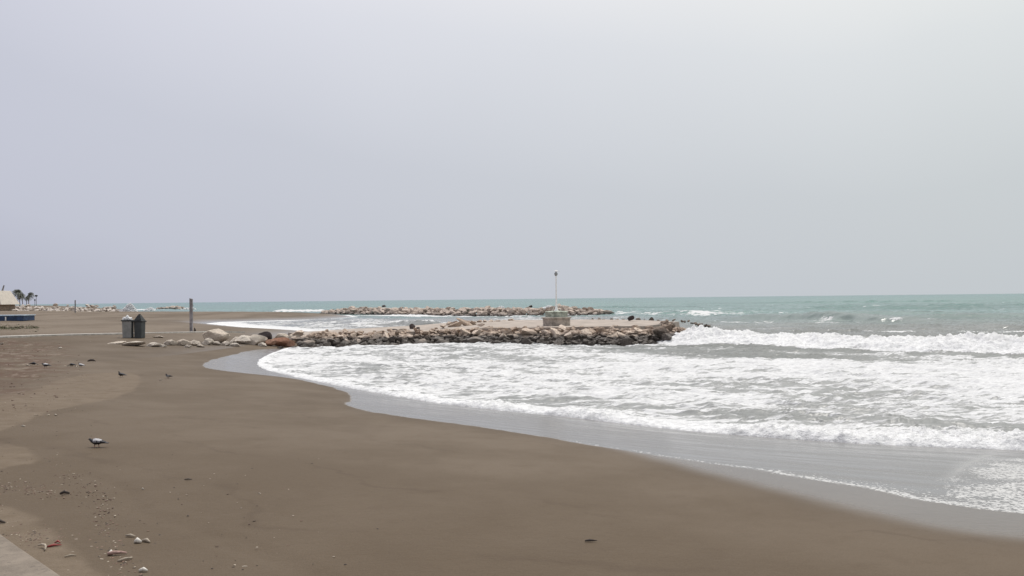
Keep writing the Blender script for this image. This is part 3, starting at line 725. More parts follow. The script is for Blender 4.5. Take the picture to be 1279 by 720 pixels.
# beacon on the groin
bx = unp([(696, 406)], 1.2)[0]
be = empty('light_beacon', (bx[0], bx[1] + 1.2, 1.19), label='white light mast on a round two-tiered concrete drum at the groin head', cat='beacon')
bm = bmesh.new(); lathe(bm, [(1.16, -.15), (1.16, .50), (1.27, .52), (1.27, .62), (1.20, .64)], 40); bmobj('drum_base', bm, MAT['conc'], be)
bm = bmesh.new(); lathe(bm, [(.94, .643), (.94, 1.02), (.98, 1.03), (.98, 1.10), (.90, 1.13), (.3, 1.16)], 40); bmobj('drum_top', bm, MAT['conc_green'], be)
bm = bmesh.new(); lathe(bm, [(.20, 1.16), (.20, 1.20), (.12, 1.26), (.085, 1.6), (.065, 2.1), (.052, 4.1), (.052, 4.12)], 16); mast = bmobj('mast', bm, MAT['white'], be, True)
bm = bmesh.new(); lathe(bm, [(.05, 4.12), (.10, 4.16), (.14, 4.24), (.14, 4.36), (.11, 4.40), (.06, 4.44), (.05, 4.47)], 16); lan = bmobj('lantern', bm, MAT['steel'], be, True)
bm = bmesh.new(); lathe(bm, [(.03, 4.47), (.03, 4.53), (.17, 4.54), (.15, 4.58), (.02, 4.61)], 16); box(bm, (.2, 0, 4.50), (.3, .02, .02)); bmobj('lantern_cap', bm, MAT['white'], be)
for k in range(3):
    bm = bmesh.new(); an = k * 2.09 + .4
    tube(bm, [(.45 * math.cos(an), .45 * math.sin(an), 1.15), (.06 * math.cos(an), .06 * math.sin(an), 1.75)], .014, 6); bmobj('brace', bm, MAT['white'], be)

# ================================================================== FAR GROINS (rubble as one mass each)
def rubble(name, centers, sizes, mat, label, cat='rocks', seed=0):
    base = []
    for s in range(6):
        me = rock_mesh('tmp', 900 + seed * 10 + s, mat, sub=2, cuts=12)
        v = np.array([w.co[:] for w in me.vertices]); f = np.array([p_.vertices[:] for p_ in me.polygons]); base.append((v, f)); bpy.data.meshes.remove(me)
    VV, FF, off = [], [], 0; r = np.random.default_rng(seed)
    for c_, s_c in zip(centers, sizes):
        v, f = base[r.integers(6)]; a = r.uniform(0, 6.28); b = r.uniform(-.5, .5)
        Rz = np.array([[math.cos(a), -math.sin(a), 0], [math.sin(a), math.cos(a), 0], [0, 0, 1]]); Rx = np.array([[1, 0, 0], [0, math.cos(b), -math.sin(b)], [0, math.sin(b), math.cos(b)]])
        VV.append((v * s_c * np.array([1.2, 1, .85])) @ Rz.T @ Rx.T + c_); FF.append(f + off); off += len(v)
    return npmesh(name, np.vstack(VV), np.vstack(FF), mat, False)
cs, sz = [], []
for k in range(900):
    t_ = random.random(); xx_ = toe[0][0] + 1.2 + t_ * (toe[-1][0] + .6 - toe[0][0]); yt = edge_at(toe, xx_); f = random.random()
    cs.append((xx_, yt + .1 + f * 4.3, -.08 + 1.0 * f ** .9 + random.uniform(-.12, .22))); sz.append(random.uniform(.16, .34))
tag(rubble('groin_rubble', cs, sz, MAT['rock'], '', seed=4), 'small broken stone wedged between the boulders of the near groin', 'rocks', kind='stuff')
g2l = unp([(402,392.5),(480,393.5),(560,395),(640,395),(700,394.6),(762,393.3)])
cs, sz = [], []
for row in range(6):
    for t_, pt in walk(g2l, 1.15):
        k = row / 5; wdt = 7
        hh = (1.55 if pt[0] > 8 else 1.25) * min(1, .30 + t_ * 5, .25 + (1 - t_) * 7)
        zz = hh * [.1, .55, .88, 1.0, .85, .3][row] - .1
        cs.append((pt[0] + random.uniform(-.4, .4), pt[1] + row * 1.3 + random.uniform(-.4, .4), zz + random.uniform(-.15, .25))); sz.append(random.uniform(.6, 1.05))
tag(rubble('rubble_groin', cs, sz, MAT['rock_far'], '', seed=1), 'long low brown rubble groin beyond the beacon, lying in the sea', 'breakwater', kind='stuff')
a = unp([(477, 388)], .9)[0]; rock('rock_dark', (a[0], a[1] + 4, 1.95), 1, 'lone dark boulder standing on top of the second groin at its left', None, sc=(.6, .6, .55))
a = unp([(663, 388)], .9)[0]; rock('rock_dark', (a[0], a[1] + 3, 1.75), 1, 'dark boulder sticking up on the second groin just left of the beacon', None, sc=(.6, .6, .6))
g3l = unp([(20,391.3),(80,391.2),(115,390.8),(146,390.5)], .6)
cs, sz = [], []
for row in range(7):
    for t_, pt in walk(g3l, 1.7):
        f_ = (pt[1] + row * 7) / pt[1]; cs.append((pt[0] * f_ + random.uniform(-1.2, .8), pt[1] * f_ + random.uniform(-2, 2), .6 + random.uniform(0, .7) + .35 * row * random.random())); sz.append(random.uniform(.3, 1.05))
tag(rubble('rubble_bank', cs, sz, MAT['rock_bank'], '', seed=2), 'bank of pale rubble along the far end of the beach, below the palms', 'rocks', kind='stuff')
g4 = unp([(196,386.6),(212,386.2),(224,386.8)]); cs, sz = [], []
for row in range(3):
    for t_, pt in walk(g4, 1.3): cs.append((pt[0], pt[1] + row * 3, .35 + .5 * math.sin(t_ * 3.14) + random.uniform(-.2, .3))); sz.append(random.uniform(.6, 1.1))
tag(rubble('reef_rocks', cs, sz, MAT['rock_far'], '', seed=3), 'short brown reef of rocks in the sea, far off behind the bins', 'rocks', kind='stuff')

# spray where far waves hit rocks
def spray(px, py, wpx, hpx, label, seed, zb=0, n=500, sc=None):
    r = np.random.default_rng(seed); a = unp([(px, py)], zb)[0]; k = a[1] / FPX; w = wpx * k / 2; hh = hpx * k
    t_ = r.beta(1.1, 2.2, n); ang = r.uniform(0, 6.28, n); rad = np.sqrt(r.uniform(0, 1, n)) * (1 - t_ * .8) * w
    cs = np.column_stack([a[0] + rad * np.cos(ang) + .15 * w * t_, a[1] + rad * np.sin(ang) * .5, zb + t_ * hh])
    sz_ = r.uniform(.14, .44, n) * (sc or max(1.0, hh / 3.0)) * (1 - .6 * t_)
    bm = bmesh.new(); bmesh.ops.create_icosphere(bm, subdivisions=1, radius=1); v = np.array([q_.co[:] for q_ in bm.verts]); f = np.array([[x_.index for x_ in p_.verts] for p_ in bm.faces]); bm.free()
    VV = (v[None] * sz_[:, None, None] * r.uniform(.7, 1.3, (n, 1, 3)) + cs[:, None]).reshape(-1, 3); FF = (f[None] + (np.arange(n) * len(v))[:, None, None]).reshape(-1, 3)
    tag(npmesh('sea_spray', VV, FF, MAT['spray'], True), label, 'spray', kind='stuff')
spray(161, 391.8, 22, 13, 'tall white burst of spray over rocks left of the far reef', 1, n=1900)
spray(187, 389, 16, 5, 'low white water between the spray burst and the far reef', 2)
spray(625, 388, 16, 6, 'small white spray behind the second groin left of the beacon', 3, n=300)
spray(685, 386.5, 20, 5, 'white spray behind the second groin beside the beacon mast', 4, n=300)
spray(236, 387.2, 24, 3, 'thin white crest right of the far reef', 5, n=300)

# ================================================================== PATH, BINS, POSTS
def strip(name, pts, width, th, mat, z_off=0.):
    P_ = on_sand([p_[0] for p_ in pts], [p_[1] for p_ in pts]); bm = bmesh.new(); prev = None
    for k in range(len(P_)):
        t_ = P_[min(k + 1, len(P_) - 1)] - P_[max(k - 1, 0)]; n_ = np.array([-t_[1], t_[0], 0]); n_ /= np.linalg.norm(n_)
        a, b = P_[k] - n_ * width / 2, P_[k] + n_ * width / 2; zt_ = P_[k][2] + z_off + th
        cur = [bm.verts.new((a[0], a[1], zt_)), bm.verts.new((b[0], b[1], zt_)), bm.verts.new((b[0], b[1], zt_ - th - .25)), bm.verts.new((a[0], a[1], zt_ - th - .25))]
        if prev:
            for i in range(4): bm.faces.new((prev[i], prev[(i + 1) % 4], cur[(i + 1) % 4], cur[i]))
        else: bm.faces.new(cur[::-1])
        prev = cur
    bm.faces.new(prev); bmesh.ops.recalc_face_normals(bm, faces=bm.faces)
    return bmobj(name, bm, mat)
pth = strip('path', [(-330,431.5),(-160,427.5),(0,421.8),(60,419.6),(100,418.6),(150,417.6),(200,416.6),(262,415.2),(300,415.5)], 1.15, .09, MAT['conc_lt']); tag(pth, kind='structure')

def trash_bin(px, py, kind):
    b = SP(px, py); k = b.y / FPX
    if kind == 'open':
        o = empty('litter_bin', b, .12, label='grey litter bin heaped with white rubbish bags, left of the hooded bin', cat='litter bin', group='litter bins on the beach')
        w, hh = 11.5 * k, 21 * k
        bm = bmesh.new(); box(bm, (0, 0, hh / 2), (w * .86, w * .8, hh), taper=1.12); bmobj('bin_body', bm, MAT['bin_lt'], o, bevel=.03)
        bm = bmesh.new(); box(bm, (0, 0, hh + .035), (w * 1.12, w * 1.02, .09)); box(bm, (w * .60, 0, hh - .02), (.06, w * .6, .05)); bmobj('bin_rim', bm, MAT['dark'], o, bevel=.015)
        bm = bmesh.new()
        for dx, s_b, zz in ((-.24, .11, .10), (-.12, .14, .15), (.03, .12, .19), (.14, .13, .12), (-.03, .10, .27), (.22, .08, .08)):
            vs_ = bmesh.ops.create_icosphere(bm, subdivisions=3, radius=s_b * w / .6)['verts']
            for v in vs_:
                v.co *= 1 + .35 * math.sin(19 * v.co.x / w + 15 * v.co.z + dx * 20) * math.cos(21 * v.co.y)
                v.co += Vector((dx * w / .6, 0, hh + zz * w / .6))
        tag(bmobj('rubbish_bag', bm, MAT['bag'], None, True), 'crumpled white rubbish bags bulging out of the left bin', 'rubbish bag').location = b
        bm = bmesh.new(); box(bm, (w * .53, 0, hh * .5), (.09, .16, hh * .98)); box(bm, (w * .53, 0, .03), (.2, .2, .06)); bmobj('support_post', bm, MAT['dark'], o, bevel=.01)
    else:
        o = empty('litter_bin', b, -.15, label='dark slate litter bin with a peaked hood, right of the one heaped with bags', cat='litter bin', group='litter bins on the beach')
        w, hh = 10.5 * k, 20.5 * k
        bm = bmesh.new(); box(bm, (0, 0, hh / 2), (w * .9, w * .85, hh), taper=1.10); bmobj('bin_body', bm, MAT['bin_dk'], o, bevel=.03)
        bm = bmesh.new(); box(bm, (0, 0, hh + .02), (w * 1.18, w * 1.1, .09)); bmobj('bin_rim', bm, MAT['dark'], o, bevel=.015)
        bm = bmesh.new(); vs_ = box(bm, (0, 0, hh + 4.6 * k), (w * 1.06, w * 1.0, 7.4 * k), taper=.30); box(bm, (0, 0, hh + 8.8 * k), (w * .20, w * .22, 1.6 * k)); hood = bmobj('bin_hood', bm, MAT['dark'], o, bevel=.02)
        bm = bmesh.new(); box(bm, (0, -w * .44, hh + 3.2 * k), (w * .55, .05, 2.2 * k)); bmobj('opening', bm, MAT['bin_dk'], hood)
trash_bin(159.5, 422.3, 'open'); trash_bin(174.5, 422.6, 'hood')
b = SP(239, 414.8); k = b.y / FPX
o = empty('beach_post', b, label='tall grey square post standing by the path, right of the bins', cat='post')
bm = bmesh.new(); vs_ = box(bm, (0, 0, 20.6 * k - .15), (3.4 * k, 3.4 * k, 41.2 * k + .3))
for v in vs_:
    if v.co.z > 1 and v.co.x < 0: v.co.z += .06
bmobj('shaft', bm, MAT['post'], o, bevel=.02)
bm = bmesh.new(); lathe(bm, [(.08, 41 * k - .6), (.10, 41 * k - .6), (.10, 41 * k - .5), (.08, 41 * k - .5)], 12, (0.10, 0, 0)) ; bmobj('bracket', bm, MAT['steel'], o)
b = SP(243.5, 414.5); bm = bmesh.new(); tube(bm, [(0, 0, -.1), (0, 0, .18), (-.05, 0, .36)], [.10, .09, .03], 8); t_o = bmobj('stump', bm, MAT['darkwood']); t_o.location = b; tag(t_o, 'small dark stump at the foot of the tall post', 'stump')
for px, pyb, pyt, wpx, lab in [(94,391.2,375.5,1.5,'thin dark post standing far along the beach, among pale rubble'), (242,383,378,.0,'')]:
    if not lab: continue
    b = SP(px, pyb); k = b.y / FPX; bm = bmesh.new(); lathe(bm, [(.13, -.2), (.13, (pyb - pyt) * k), (.08, (pyb - pyt) * k + .08)], 10); o = bmobj('beach_post', bm, MAT['post']); o.location = b; tag(o, lab, 'post')
# blue platform
b = SP(-18, 401.3); o = empty('beach_platform', b, R(1.5), label='low dark blue platform with a pale blue top at the left edge', cat='platform'); k = b.y / FPX
bm = bmesh.new(); box(bm, (0, 1.5, .30), (93 * k, 3, .62)); bmobj('side_panel', bm, MAT['blue'], o, bevel=.02)
bm = bmesh.new(); box(bm, (0, 1.5, .68), (95 * k, 3.2, .12)); bmobj('deck', bm, MAT['blue_lt'], o, bevel=.02)
bm = bmesh.new(); box(bm, (25 * k, -.04, .27), (.16, .08, .5)); bmobj('support_post', bm, MAT['white'], o)
# kiosk with canvas pyramid roof
DK = 300.; kx = -.5545 * DK - 2.0; kz = float(sand_z(np.array([[kx, DK]]))[0])
kk = empty('beach_kiosk', (kx - .1, DK, kz), label='cream canvas pyramid-roofed beach kiosk at the left edge', cat='kiosk')
bm = bmesh.new(); box(bm, (0, 0, 1.0), (9.2, 9.2, 2.1)); bmobj('wall', bm, MAT['kwall'], kk, bevel=.03)
bm = bmesh.new(); box(bm, (0, 0, 2.05 + 2.2), (11.4, 11.4, 4.5), taper=.64); bmobj('roof', bm, MAT['roof'], kk, bevel=.08)
bm = bmesh.new(); tube(bm, [(2.9, 0, 6.4), (3.5, 0, 8.3)], [.30, .2], 8); bmobj('vent_pipe', bm, MAT['post'], kk)
bm = bmesh.new(); [box(bm, (-3.6 + 1.8 * i, -4.64, 1.2), (1.2, .08, 1.2)) for i in range(5)]; bmobj('shutter', bm, MAT['roof'], kk)
# palms and lamps far left
def palm(px, pyt, D, hpx, crown_px, label, wind, seed):
    r = random.Random(seed); k = D / FPX; X = (px - 639.5) * k; zb = float(sand_z(np.array([[X, D]]))[0]); hy = 373.7 - .0109 * (px - 639.5)
    ztop = H + (hy - pyt) * k - crown_px * .35 * k
    o = empty('palm_tree', (X, D, zb), label=label, cat='palm tree', group='palm trees beyond the kiosk')
    hh = ztop - zb; bm = bmesh.new(); tube(bm, [(0, 0, -.3), (.05, 0, hh * .3), (.15 * wind, 0, hh * .7), (.5 * wind, 0, hh)], [.25, .18, .15, .13], 8); bmobj('trunk', bm, MAT['trunk'], o, True)
    bm = bmesh.new(); n = 80; rr = crown_px * k * .72
    for i in range(n):
        az = r.uniform(0, 6.28); el = r.uniform(-.7, 1.35); ln = rr * r.uniform(.75, 1.1); pts = []
        for j in range(7):
            s_ = j / 6; dr_ = s_ * ln * math.cos(el) * (1 - .15 * s_); zz = s_ * ln * math.sin(el) - (s_ ** 2) * ln * .45
            pts.append(Vector((.5 * wind + dr_ * math.cos(az) + wind * .35 * s_ * s_ * ln, dr_ * math.sin(az), hh + zz)))
        side = Vector((-math.sin(az), math.cos(az), 0))
        for j in range(6):            # leaflets hang either side of the rib
            for sg_ in (-1, 1):
                for q_ in range(2):
                    a = pts[j].lerp(pts[j + 1], q_ * .5); b_ = pts[j].lerp(pts[j + 1], q_ * .5 + .36); tp = (a + b_) / 2 + side * sg_ * ln * .26 * (1.1 - abs(j - 2.5) / 4) + Vector((0, 0, -.14 * ln)) + (b_ - a) * 1.2
                    bm.faces.new([bm.verts.new(a), bm.verts.new(b_), bm.verts.new(tp)])
    bmobj('crown', bm, MAT['frond'], o)
palm(12, 369.5, 430, 0, 8, 'small palm half hidden behind the kiosk roof', -.6, 1)
palm(17, 370.5, 445, 0, 8, 'short bushy palm between the kiosk and the tallest palm', -.6, 2)
palm(24.5, 361.5, 430, 0, 12, 'tallest palm with a broad windswept crown', -.8, 3)
palm(28, 366, 450, 0, 9, 'palm leaning out behind the right side of the tallest one', -.5, 4)
palm(35.5, 365.5, 430, 0, 8, 'right-hand palm with a narrow crown, standing clear of the others', .9, 5)
palm(33, 370, 445, 0, 6, 'low palm tucked under the right-hand crown', .5, 6)
def lamp(px, pyt, D, label, head):
    k = D / FPX; X = (px - 639.5) * k; zb = float(sand_z(np.array([[X, D]]))[0]); hy = 373.7 - .0109 * (px - 639.5); hh = H + (hy - pyt) * k - zb
    o = empty('street_lamp', (X, D, zb), label=label, cat='street lamp', group='street lamps at the far promenade')
    bm = bmesh.new(); lathe(bm, [(.22, -.2), (.2, .4), (.12, .6), (.10, hh - .8), (.10, hh - .78)], 10); bmobj('pole', bm, MAT['post'], o, True)
    bm = bmesh.new(); lathe(bm, [(.1, hh - .8), (head, hh - .55), (head * 1.1, hh - .2), (head * .5, hh), (.05, hh + .05)], 12); bmobj('lamp_head', bm, MAT['dark'], o, True)
lamp(45.2, 368.7, 400, 'dark round-headed street lamp right of the palms', .55)
lamp(43.4, 374, 430, 'shorter street lamp just left of the round-headed one', .3)
# ground plants
r = np.random.default_rng(5); n = 1500
gp = np.column_stack([r.uniform(-90, 48, n), 408.6 + r.normal(0, 1.6, n)]); gp[:, 1] += .012 * (gp[:, 0] + 20)
g_ = on_sand(gp[:, 0], gp[:, 1]); bm_v, bm_f = [], []
for i, c_ in enumerate(g_):
    a = r.uniform(0, 3.14); w = r.uniform(.08, .2); hh = r.uniform(.015, .05); dx, dy = w * math.cos(a), w * math.sin(a)
    bm_v += [(c_[0] - dx, c_[1] - dy, c_[2] - .02), (c_[0] + dx, c_[1] + dy, c_[2] - .02), (c_[0] + dy * .5, c_[1] - dx * .5, c_[2] + hh), (c_[0] - dy * .8, c_[1] + dx * .8, c_[2] + hh * .6)]
    bm_f += [(4 * i, 4 * i + 1, 4 * i + 2), (4 * i, 4 * i + 1, 4 * i + 3)]
tag(npmesh('ground_plants', np.array(bm_v), np.array(bm_f), MAT['weed'], False), 'faint strip of low green plants on the sand behind the path', 'ground plants', kind='stuff')

# ================================================================== CONCRETE EDGE at bottom left
e = on_sand([-80, -18, 24, 68, 125], [622, 664, 694, 724, 764]); bm = bmesh.new()
zt_ = float(e[:, 2].max()) + .07
fr = [(a[0], a[1]) for a in e]; bk = [(a[0] - 3.5, a[1] - 4.2) for a in e]
edge_w = .13
top_in = [bm.verts.new((a[0], a[1], zt_)) for a in fr]; bot_in = [bm.verts.new((a[0], a[1], zt_ - .6)) for a in fr]
tb = [bm.verts.new((a[0], a[1], zt_)) for a in bk]; bb = [bm.verts.new((a[0], a[1], zt_ - .6)) for a in bk]
n_ = len(fr)
for i in range(n_ - 1):
    bm.faces.new((top_in[i], top_in[i + 1], tb[i + 1], tb[i])); bm.faces.new((bot_in[i], top_in[i], tb[i], bb[i])[::1]) if i == 0 else None
    bm.faces.new((bot_in[i], bot_in[i + 1], top_in[i + 1], top_in[i])); bm.faces.new((tb[i], tb[i + 1], bb[i + 1], bb[i]))
bm.faces.new((top_in[-1], bot_in[-1], bb[-1], tb[-1])); bmesh.ops.recalc_face_normals(bm, faces=bm.faces)
q = M('sandy_slab'); p = q.pos(); n1 = q.noise(p, 2.5, 6, .65); n2 = q.noise(p, 60., 4, .7); n3 = q.noise(p, 14., 4, .6)
c_ = q.mix(q.mr(n1, .35, .65), (.15, .122, .094, 1), (.225, .185, .145, 1)); c_ = q.mix(q.math('MULTIPLY', q.mr(n3, .56, .66), .6), c_, (.10, .08, .065, 1))
q.set(Base_Color=q.mix(q.math('MULTIPLY', q.mr(n2, .4, .7), .3), c_, (.25, .21, .17, 1)), Roughness=.9, Normal=q.bump(n2, .5, .01))
slab = bmobj('concrete_ledge', bm, q.m, bevel=.025); tag(slab, 'sand-dusted concrete ledge in the bottom left corner', 'ledge')

# ================================================================== LITTER, STONES, DRIFTWOOD
def chips(name, pts, smin, smax, mat, label, seed, flat=.45, kind='stuff'):
    r = np.random.default_rng(seed); bm = bmesh.new(); bmesh.ops.create_icosphere(bm, subdivisions=1, radius=1); v = np.array([q_.co[:] for q_ in bm.verts]); f = np.array([[x_.index for x_ in p_.verts] for p_ in bm.faces]); bm.free()
    n = len(pts); s = r.uniform(smin, smax, n) ** 1.0; an = r.uniform(0, 6.28, n); el = r.uniform(.6, 2.2, n)
    vv = v[None] * r.uniform(.7, 1.3, (n, len(v), 1)) * s[:, None, None] * np.stack([el, np.ones(n), np.full(n, flat)], 1)[:, None]
    ca, sa_ = np.cos(an)[:, None], np.sin(an)[:, None]
    X = vv[..., 0] * ca - vv[..., 1] * sa_; Y = vv[..., 0] * sa_ + vv[..., 1] * ca
    VV = np.stack([X, Y, vv[..., 2]], -1) + pts[:, None]; VV[..., 2] += s[:, None] * flat * .5
    FF = (f[None] + (np.arange(n) * len(v))[:, None, None]).reshape(-1, 3)
    o = npmesh(name, VV.reshape(-1, 3), FF, mat, False); tag(o, label, 'litter', kind=kind); return o
r = np.random.default_rng(12)
def scatter(n, xr, yr, bias=1.0):
    px = xr[0] + (xr[1] - xr[0]) * r.uniform(0, 1, n) ** bias; py = r.uniform(yr[0], yr[1], n); return on_sand(px, py)
tide = np.array([(60,575),(95,600),(118,612),(132,640),(128,665),(140,690),(160,720),(165,740)], float)
def along(line, n, sp):
    k = r.integers(0, len(line) - 1, n); t_ = r.uniform(0, 1, n)[:, None]; p_ = line[k] * (1 - t_) + line[k + 1] * t_ + r.normal(0, 1, (n, 2)) * sp
    return on_sand(p_[:, 0], p_[:, 1])
debL = np.array([(0,612),(20,606),(45,612),(70,618)], float); debW = np.array([(5,662),(30,672),(60,668),(80,670)], float)
chips('pale_litter', np.vstack([scatter(150, (-200, 110), (425, 520)), along(tide, 80, (9, 9)), scatter(70, (0, 420), (560, 720), 1.6), along(debL, 40, (12, 4)), scatter(14, (100, 260), (440, 520)), along(debW, 24, (16, 6))]), .003, .012, MAT['drift'], 'pale shell bits and paper scraps strewn over the sand', 1)
chips('wood_litter', np.vstack([scatter(650, (-260, 90), (424, 515), 1.2), along(tide, 260, (10, 8)), along(debL, 180, (14, 4)), along(debW, 160, (18, 6)), scatter(60, (0, 400), (560, 720), 1.8)]), .003, .013, plain('brown_chips', (.16, .10, .075), .8, var=.4, vs=9), 'reddish brown wood chips scattered over the left of the beach', 2)
chips('dark_litter', np.vstack([scatter(220, (-260, 120), (424, 560), 1.2), scatter(70, (0, 520), (560, 720), 1.6), along(tide, 90, (14, 10)), along(debW, 60, (18, 6))]), .003, .012, MAT['darkwood'], 'dark seaweed and twig bits scattered over the sand', 3)
chips('bark_litter', np.vstack([scatter(420, (-260, 75), (428, 522), 1.3), scatter(120, (-260, 110), (424, 470))]), .010, .034, plain('bark_bits', (.13, .082, .062), .8, var=.4, vs=5), 'larger brown bark bits strewn over the far left of the sand', 4)
chips('stone_litter', scatter(90, (-260, 130), (424, 520), 1.1), .010, .030, MAT['drift'], 'small pale stones strewn over the far left of the sand', 5)
def stick(name, px, py, pts, rad, mat, label, cat, rz=0):
    b = SP(px, py); bm = bmesh.new(); tube(bm, pts, rad, 8)
    for v in bm.verts: v.co += Vector((random.uniform(-1, 1), random.uniform(-1, 1), random.uniform(-1, 1))) * .0015
    o = bmobj(name, bm, mat, None, True); o.location = b + Vector((0, 0, .004)); o.rotation_euler = (0, 0, rz); tag(o, label, cat); return o
stick('curved_stick', 52, 688, [(-.085, .10, .02), (-.045, .095, .03), (0, .06, .035), (.035, .01, .03), (.055, -.05, .015)], [.006, .010, .011, .010, .006], MAT['drift'], 'pale curved stick lying beside the concrete ledge', 'stick')
stick('twig', 67, 684, [(-.05, -.03, .01), (0, 0, .02), (.06, .03, .012)], [.008, .012, .005], MAT['red'], 'red plastic scrap right of the curved stick', 'scrap')
stick('plastic_scrap', 72, 680, [(-.03, .0, .01), (0, .01, .025), (.03, -.01, .012)], [.006, .010, .004], MAT['red'], 'smaller red scrap behind the other red one', 'scrap')
stick('bark_piece', 146, 694, [(-.075, -.02, .015), (-.03, -.01, .024), (.03, .015, .022), (.08, .03, .012)], [.016, .018, .013, .006], MAT['bark'], 'pinkish strip of bark or wrapper among debris at bottom left', 'debris')
stick('bark_piece', 139, 693, [(-.015, -.02, .01), (0, 0, .025), (.01, .02, .01)], [.012, .016, .008], MAT['shell'], 'white knob at the left end of the pinkish strip', 'debris')
stick('driftwood_stick', 156, 701, [(-.045, -.05, .01), (0, 0, .018), (.045, .05, .012)], [.008, .012, .009], MAT['drift'], 'short pale stick in front of the pinkish strip', 'stick')
stick('driftwood_stick', 163, 671.5, [(-.05, .012, .012), (0, .0, .02), (.05, -.015, .01)], [.009, .014, .008], MAT['drift'], 'pale flat stick behind the pair of pale stones', 'stick')
stick('seashell', 173, 679, [(-.04, .01, .01), (-.01, .0, .028), (.03, -.01, .015)], [.014, .026, .012], MAT['shell'], 'pale rounded shell beside a brown chip at bottom left', 'shell')
stick('wood_chip', 183, 678, [(-.05, .025, .01), (0, .01, .02), (.045, -.03, .01)], [.010, .018, .007], MAT['drift'], 'flat tan wood chip touching the rounded shell', 'debris')
stick('seashell', 179, 715, [(-.035, .0, .01), (0, .004, .022), (.035, 0, .01)], [.012, .018, .010], MAT['shell'], 'white oval shell nearest the bottom edge', 'shell')
stick('driftwood_stick', 87, 696, [(-.03, -.03, .008), (0, .01, .012), (.05, .02, .008)], [.005, .007, .004], MAT['drift'], 'bent little twig right of the curved stick', 'stick')
stick('driftwood_stick', 0, 654.5, [(-.08, .01, .01), (0, 0, .025), (.06, -.015, .012)], [.012, .018, .008], MAT['darkwood'], 'dark stick at the left edge above the ledge', 'stick')
stick('seaweed_clump', 80.5, 618, [(-.05, -.01, .01), (0, 0, .03), (.06, .01, .01)], [.012, .022, .010], MAT['darkwood'], 'dark clump of seaweed on the sand below the nearest pigeon', 'seaweed')
stick('seaweed_clump', 737, 677, [(-.05, 0, .006), (0, 0, .012), (.02, .01, .008), (.07, .005, .006)], [.008, .011, .010, .003], MAT['darkwood'], 'small dark scrap of seaweed alone on the smooth sand', 'seaweed')
stick('seaweed_clump', 235, 600, [(-.05, 0, .006), (0, 0, .012), (.05, .006, .006)], [.006, .009, .004], MAT['darkwood'], 'thin dark sliver of seaweed right of the nearest pigeon', 'seaweed')
stick('driftwood_stick', 114, 452, [(-.18, 0, .02), (-.05, 0, .07), (.08, .02, .07), (.2, 0, .02)], [.02, .045, .045, .015], MAT['darkwood'], 'dark low piece of driftwood furthest back among the pigeons', 'driftwood')
def stone(px, py, w, h_, lab):
    b = SP(px, py); o = rock('rock_white', b + Vector((0, 0, h_ * .3)), 1, lab, None, name='pebble', sc=(w, w * .8, h_)); o['category'] = 'stone'
stone(35, 457, .09, .06, 'white stone left of the pigeons, touching the dark one')
stone(95.5, 458.5, .09, .05, 'white stone lying between two pigeons')
stone(200.5, 475.5, .07, .05, 'white stone in front of the rightmost pigeon')
stone(69.5, 519, .05, .03, 'white pebble on the edge of the lighter sand')
stone(29, 533, .045, .03, 'white pebble left along the edge of the lighter sand')
stone(2, 430.5, .16, .12, 'white stone on the sand at the far left')
stone(148, 421.5, .12, .1, 'white stone left of the bins')
stone(75, 435, .15, .07, 'flat whitish stone between the pigeons and the path')
stone(178.5, 611, .02, .014, 'tiny white pebble right of the nearest pigeon')
stone(324, 617, .02, .014, 'tiny white pebble in the middle of the smooth damp sand')

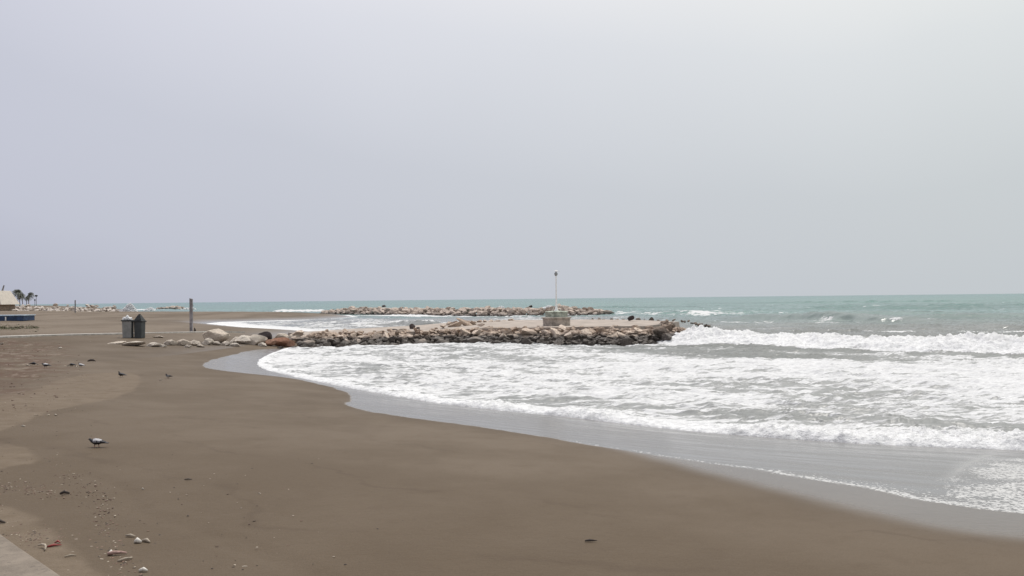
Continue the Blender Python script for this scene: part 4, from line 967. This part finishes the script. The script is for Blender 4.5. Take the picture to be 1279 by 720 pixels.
# ================================================================== PIGEONS
def pigeon_mesh(variant):
    """x forward; one continuous skin made of lofted body, wings, tail and legs fused together"""
    bm = bmesh.new()
    up_neck = {'walk': 0, 'upright': 1, 'feed': -1}[variant[0]]
    hz, hx = {0: (.182, .108), 1: (.225, .078), -1: (.085, .140)}[up_neck]
    def loft(rings, seg=14):
        rs = []
        for (x_, z_, ry, rz_, tilt) in rings:
            rs.append([bm.verts.new((x_ - math.sin(tilt) * math.sin(a) * rz_, ry * math.cos(a), z_ + math.cos(tilt) * math.sin(a) * rz_)) for a in [2 * math.pi * k / seg for k in range(seg)]])
        for a, b in zip(rs, rs[1:]):
            for k in range(seg): bm.faces.new((a[k], a[(k + 1) % seg], b[(k + 1) % seg], b[k]))
        bm.faces.new(rs[0][::-1]); bm.faces.new(rs[-1])
    loft([(-.205, .110, .028, .008, 0), (-.14, .116, .032, .013, 0), (-.085, .126, .034, .024, 0), (-.05, .132, .048, .042, 0), (0, .138, .058, .054, .1), (.04, .146, .056, .054, .3),
          (.070, .158 if up_neck >= 0 else .138, .044, .044, .7), ((.070 + hx) / 2 + .004, (hz + .150) / 2, .028, .030, .9), (hx, hz - .014, .021, .023, .8), (hx + .012, hz, .020, .020, .4), (hx + .026, hz + .002, .012, .012, 0), (hx + .034, hz, .005, .005, 0)])
    bmx = [(hx + .028, 0, hz), (hx + .042, 0, hz - .003), (hx + .054, 0, hz - .009)]
    tube(bm, bmx, [.006, .005, .003], 6)
    for s in (-1, 1):
        loft_w = [(.045, .150, .012), (.0, .152, .014), (-.06, .142, .012), (-.12, .130, .008), (-.155, .124, .004)]
        tube(bm, [(a, s * (.052 - .12 * max(0, -a) * 1.4), b) for a, b, _ in loft_w], [.022, .034, .028, .016, .007], 8)
        tube(bm, [(.002 + .02 * s, s * .022, .10), (.004 + .03 * s, s * .022, .05), (-.002 + .03 * s, s * .022, .008)], [.013, .006, .005], 6)
        for tx, ty in ((.03, 0), (.024, .014), (.024, -.014), (-.014, 0)):
            tube(bm, [(-.002 + .03 * s, s * .022, .007), (-.002 + .03 * s + tx, s * .022 + ty, .005)], [.005, .0035], 5)
    for v in bm.verts:
        if v.co.z < .075: v.co.z *= .55
        else: v.co.z -= .034
    me = bpy.data.meshes.new('pigeon'); bm.to_mesh(me); bm.free()
    o = bpy.data.objects.new('tmp', me); C.objects.link(o)
    md = o.modifiers.new('r', 'REMESH'); md.mode = 'VOXEL'; md.voxel_size = .0036; md.use_smooth_shade = True
    sm = o.modifiers.new('s', 'SMOOTH'); sm.iterations = 2; sm.factor = .4
    dg = bpy.context.evaluated_depsgraph_get(); me2 = bpy.data.meshes.new_from_object(o.evaluated_get(dg))
    bpy.data.objects.remove(o); me2.name = 'pigeon'; me2.materials.clear()
    for mm in ('bird_dk', 'bird_lt', 'bird_wh', 'pink'): me2.materials.append(MAT[mm])
    mode = variant[1]
    for f in me2.polygons:
        c_ = f.center.copy(); c_.z += .034; k = 0
        if c_.z < .078 and abs(c_.x) < .09: k = 3
        elif mode == 'pale':
            if -.075 < c_.x < .055 and c_.z > .128 and abs(c_.y) < .09: k = 1 if c_.z < .158 else 2
            if -.035 < c_.x < -.02 and c_.z < .165 and abs(c_.y) > .04: k = 0
        elif mode == 'white_breast' and c_.x > -.02 and c_.z < .155: k = 2
        elif mode == 'pied' and (c_.x < .06 and c_.z > .12): k = 2
        f.material_index = k; f.use_smooth = True
    return me2
PM = {}
def pigeon(px, py, var, rz, label, sc=1.):
    if var not in PM: PM[var] = pigeon_mesh(var)
    o = bpy.data.objects.new('pigeon', PM[var]); b = SP(px, py); o.location = b + Vector((0, 0, -.002)); o.rotation_euler = (0, 0, rz); o.scale = (sc,) * 3
    link(o); tag(o, label, 'pigeon', 'pigeons walking on the sand')
pigeon(121, 559, ('walk', 'pale'), R(183), 'nearest pigeon, dark with a white back, walking left on the smooth sand', .95)
pigeon(57, 459.5, ('walk', 'pale'), R(176), 'second pigeon from the left, white-backed with a dark head and tail', 1.15)
pigeon(42, 457, ('feed', 'dark'), R(20), 'leftmost pigeon, dark and low beside a white stone', 1.0)
pigeon(89.5, 458.5, ('feed', 'dark'), R(190), 'dark feeding pigeon left of a white stone', 1.0)
pigeon(101, 459, ('upright', 'pied'), R(168), 'dark pigeon with a raised head and white patch, right of a white stone', 1.0)
pigeon(151.5, 471.5, ('upright', 'dark'), R(172), 'all-dark pigeon standing upright alone on the lighter sand', 1.05)
pigeon(210, 473, ('upright', 'white_breast'), R(225), 'rightmost pigeon, small with a white breast, near a white stone', .9)
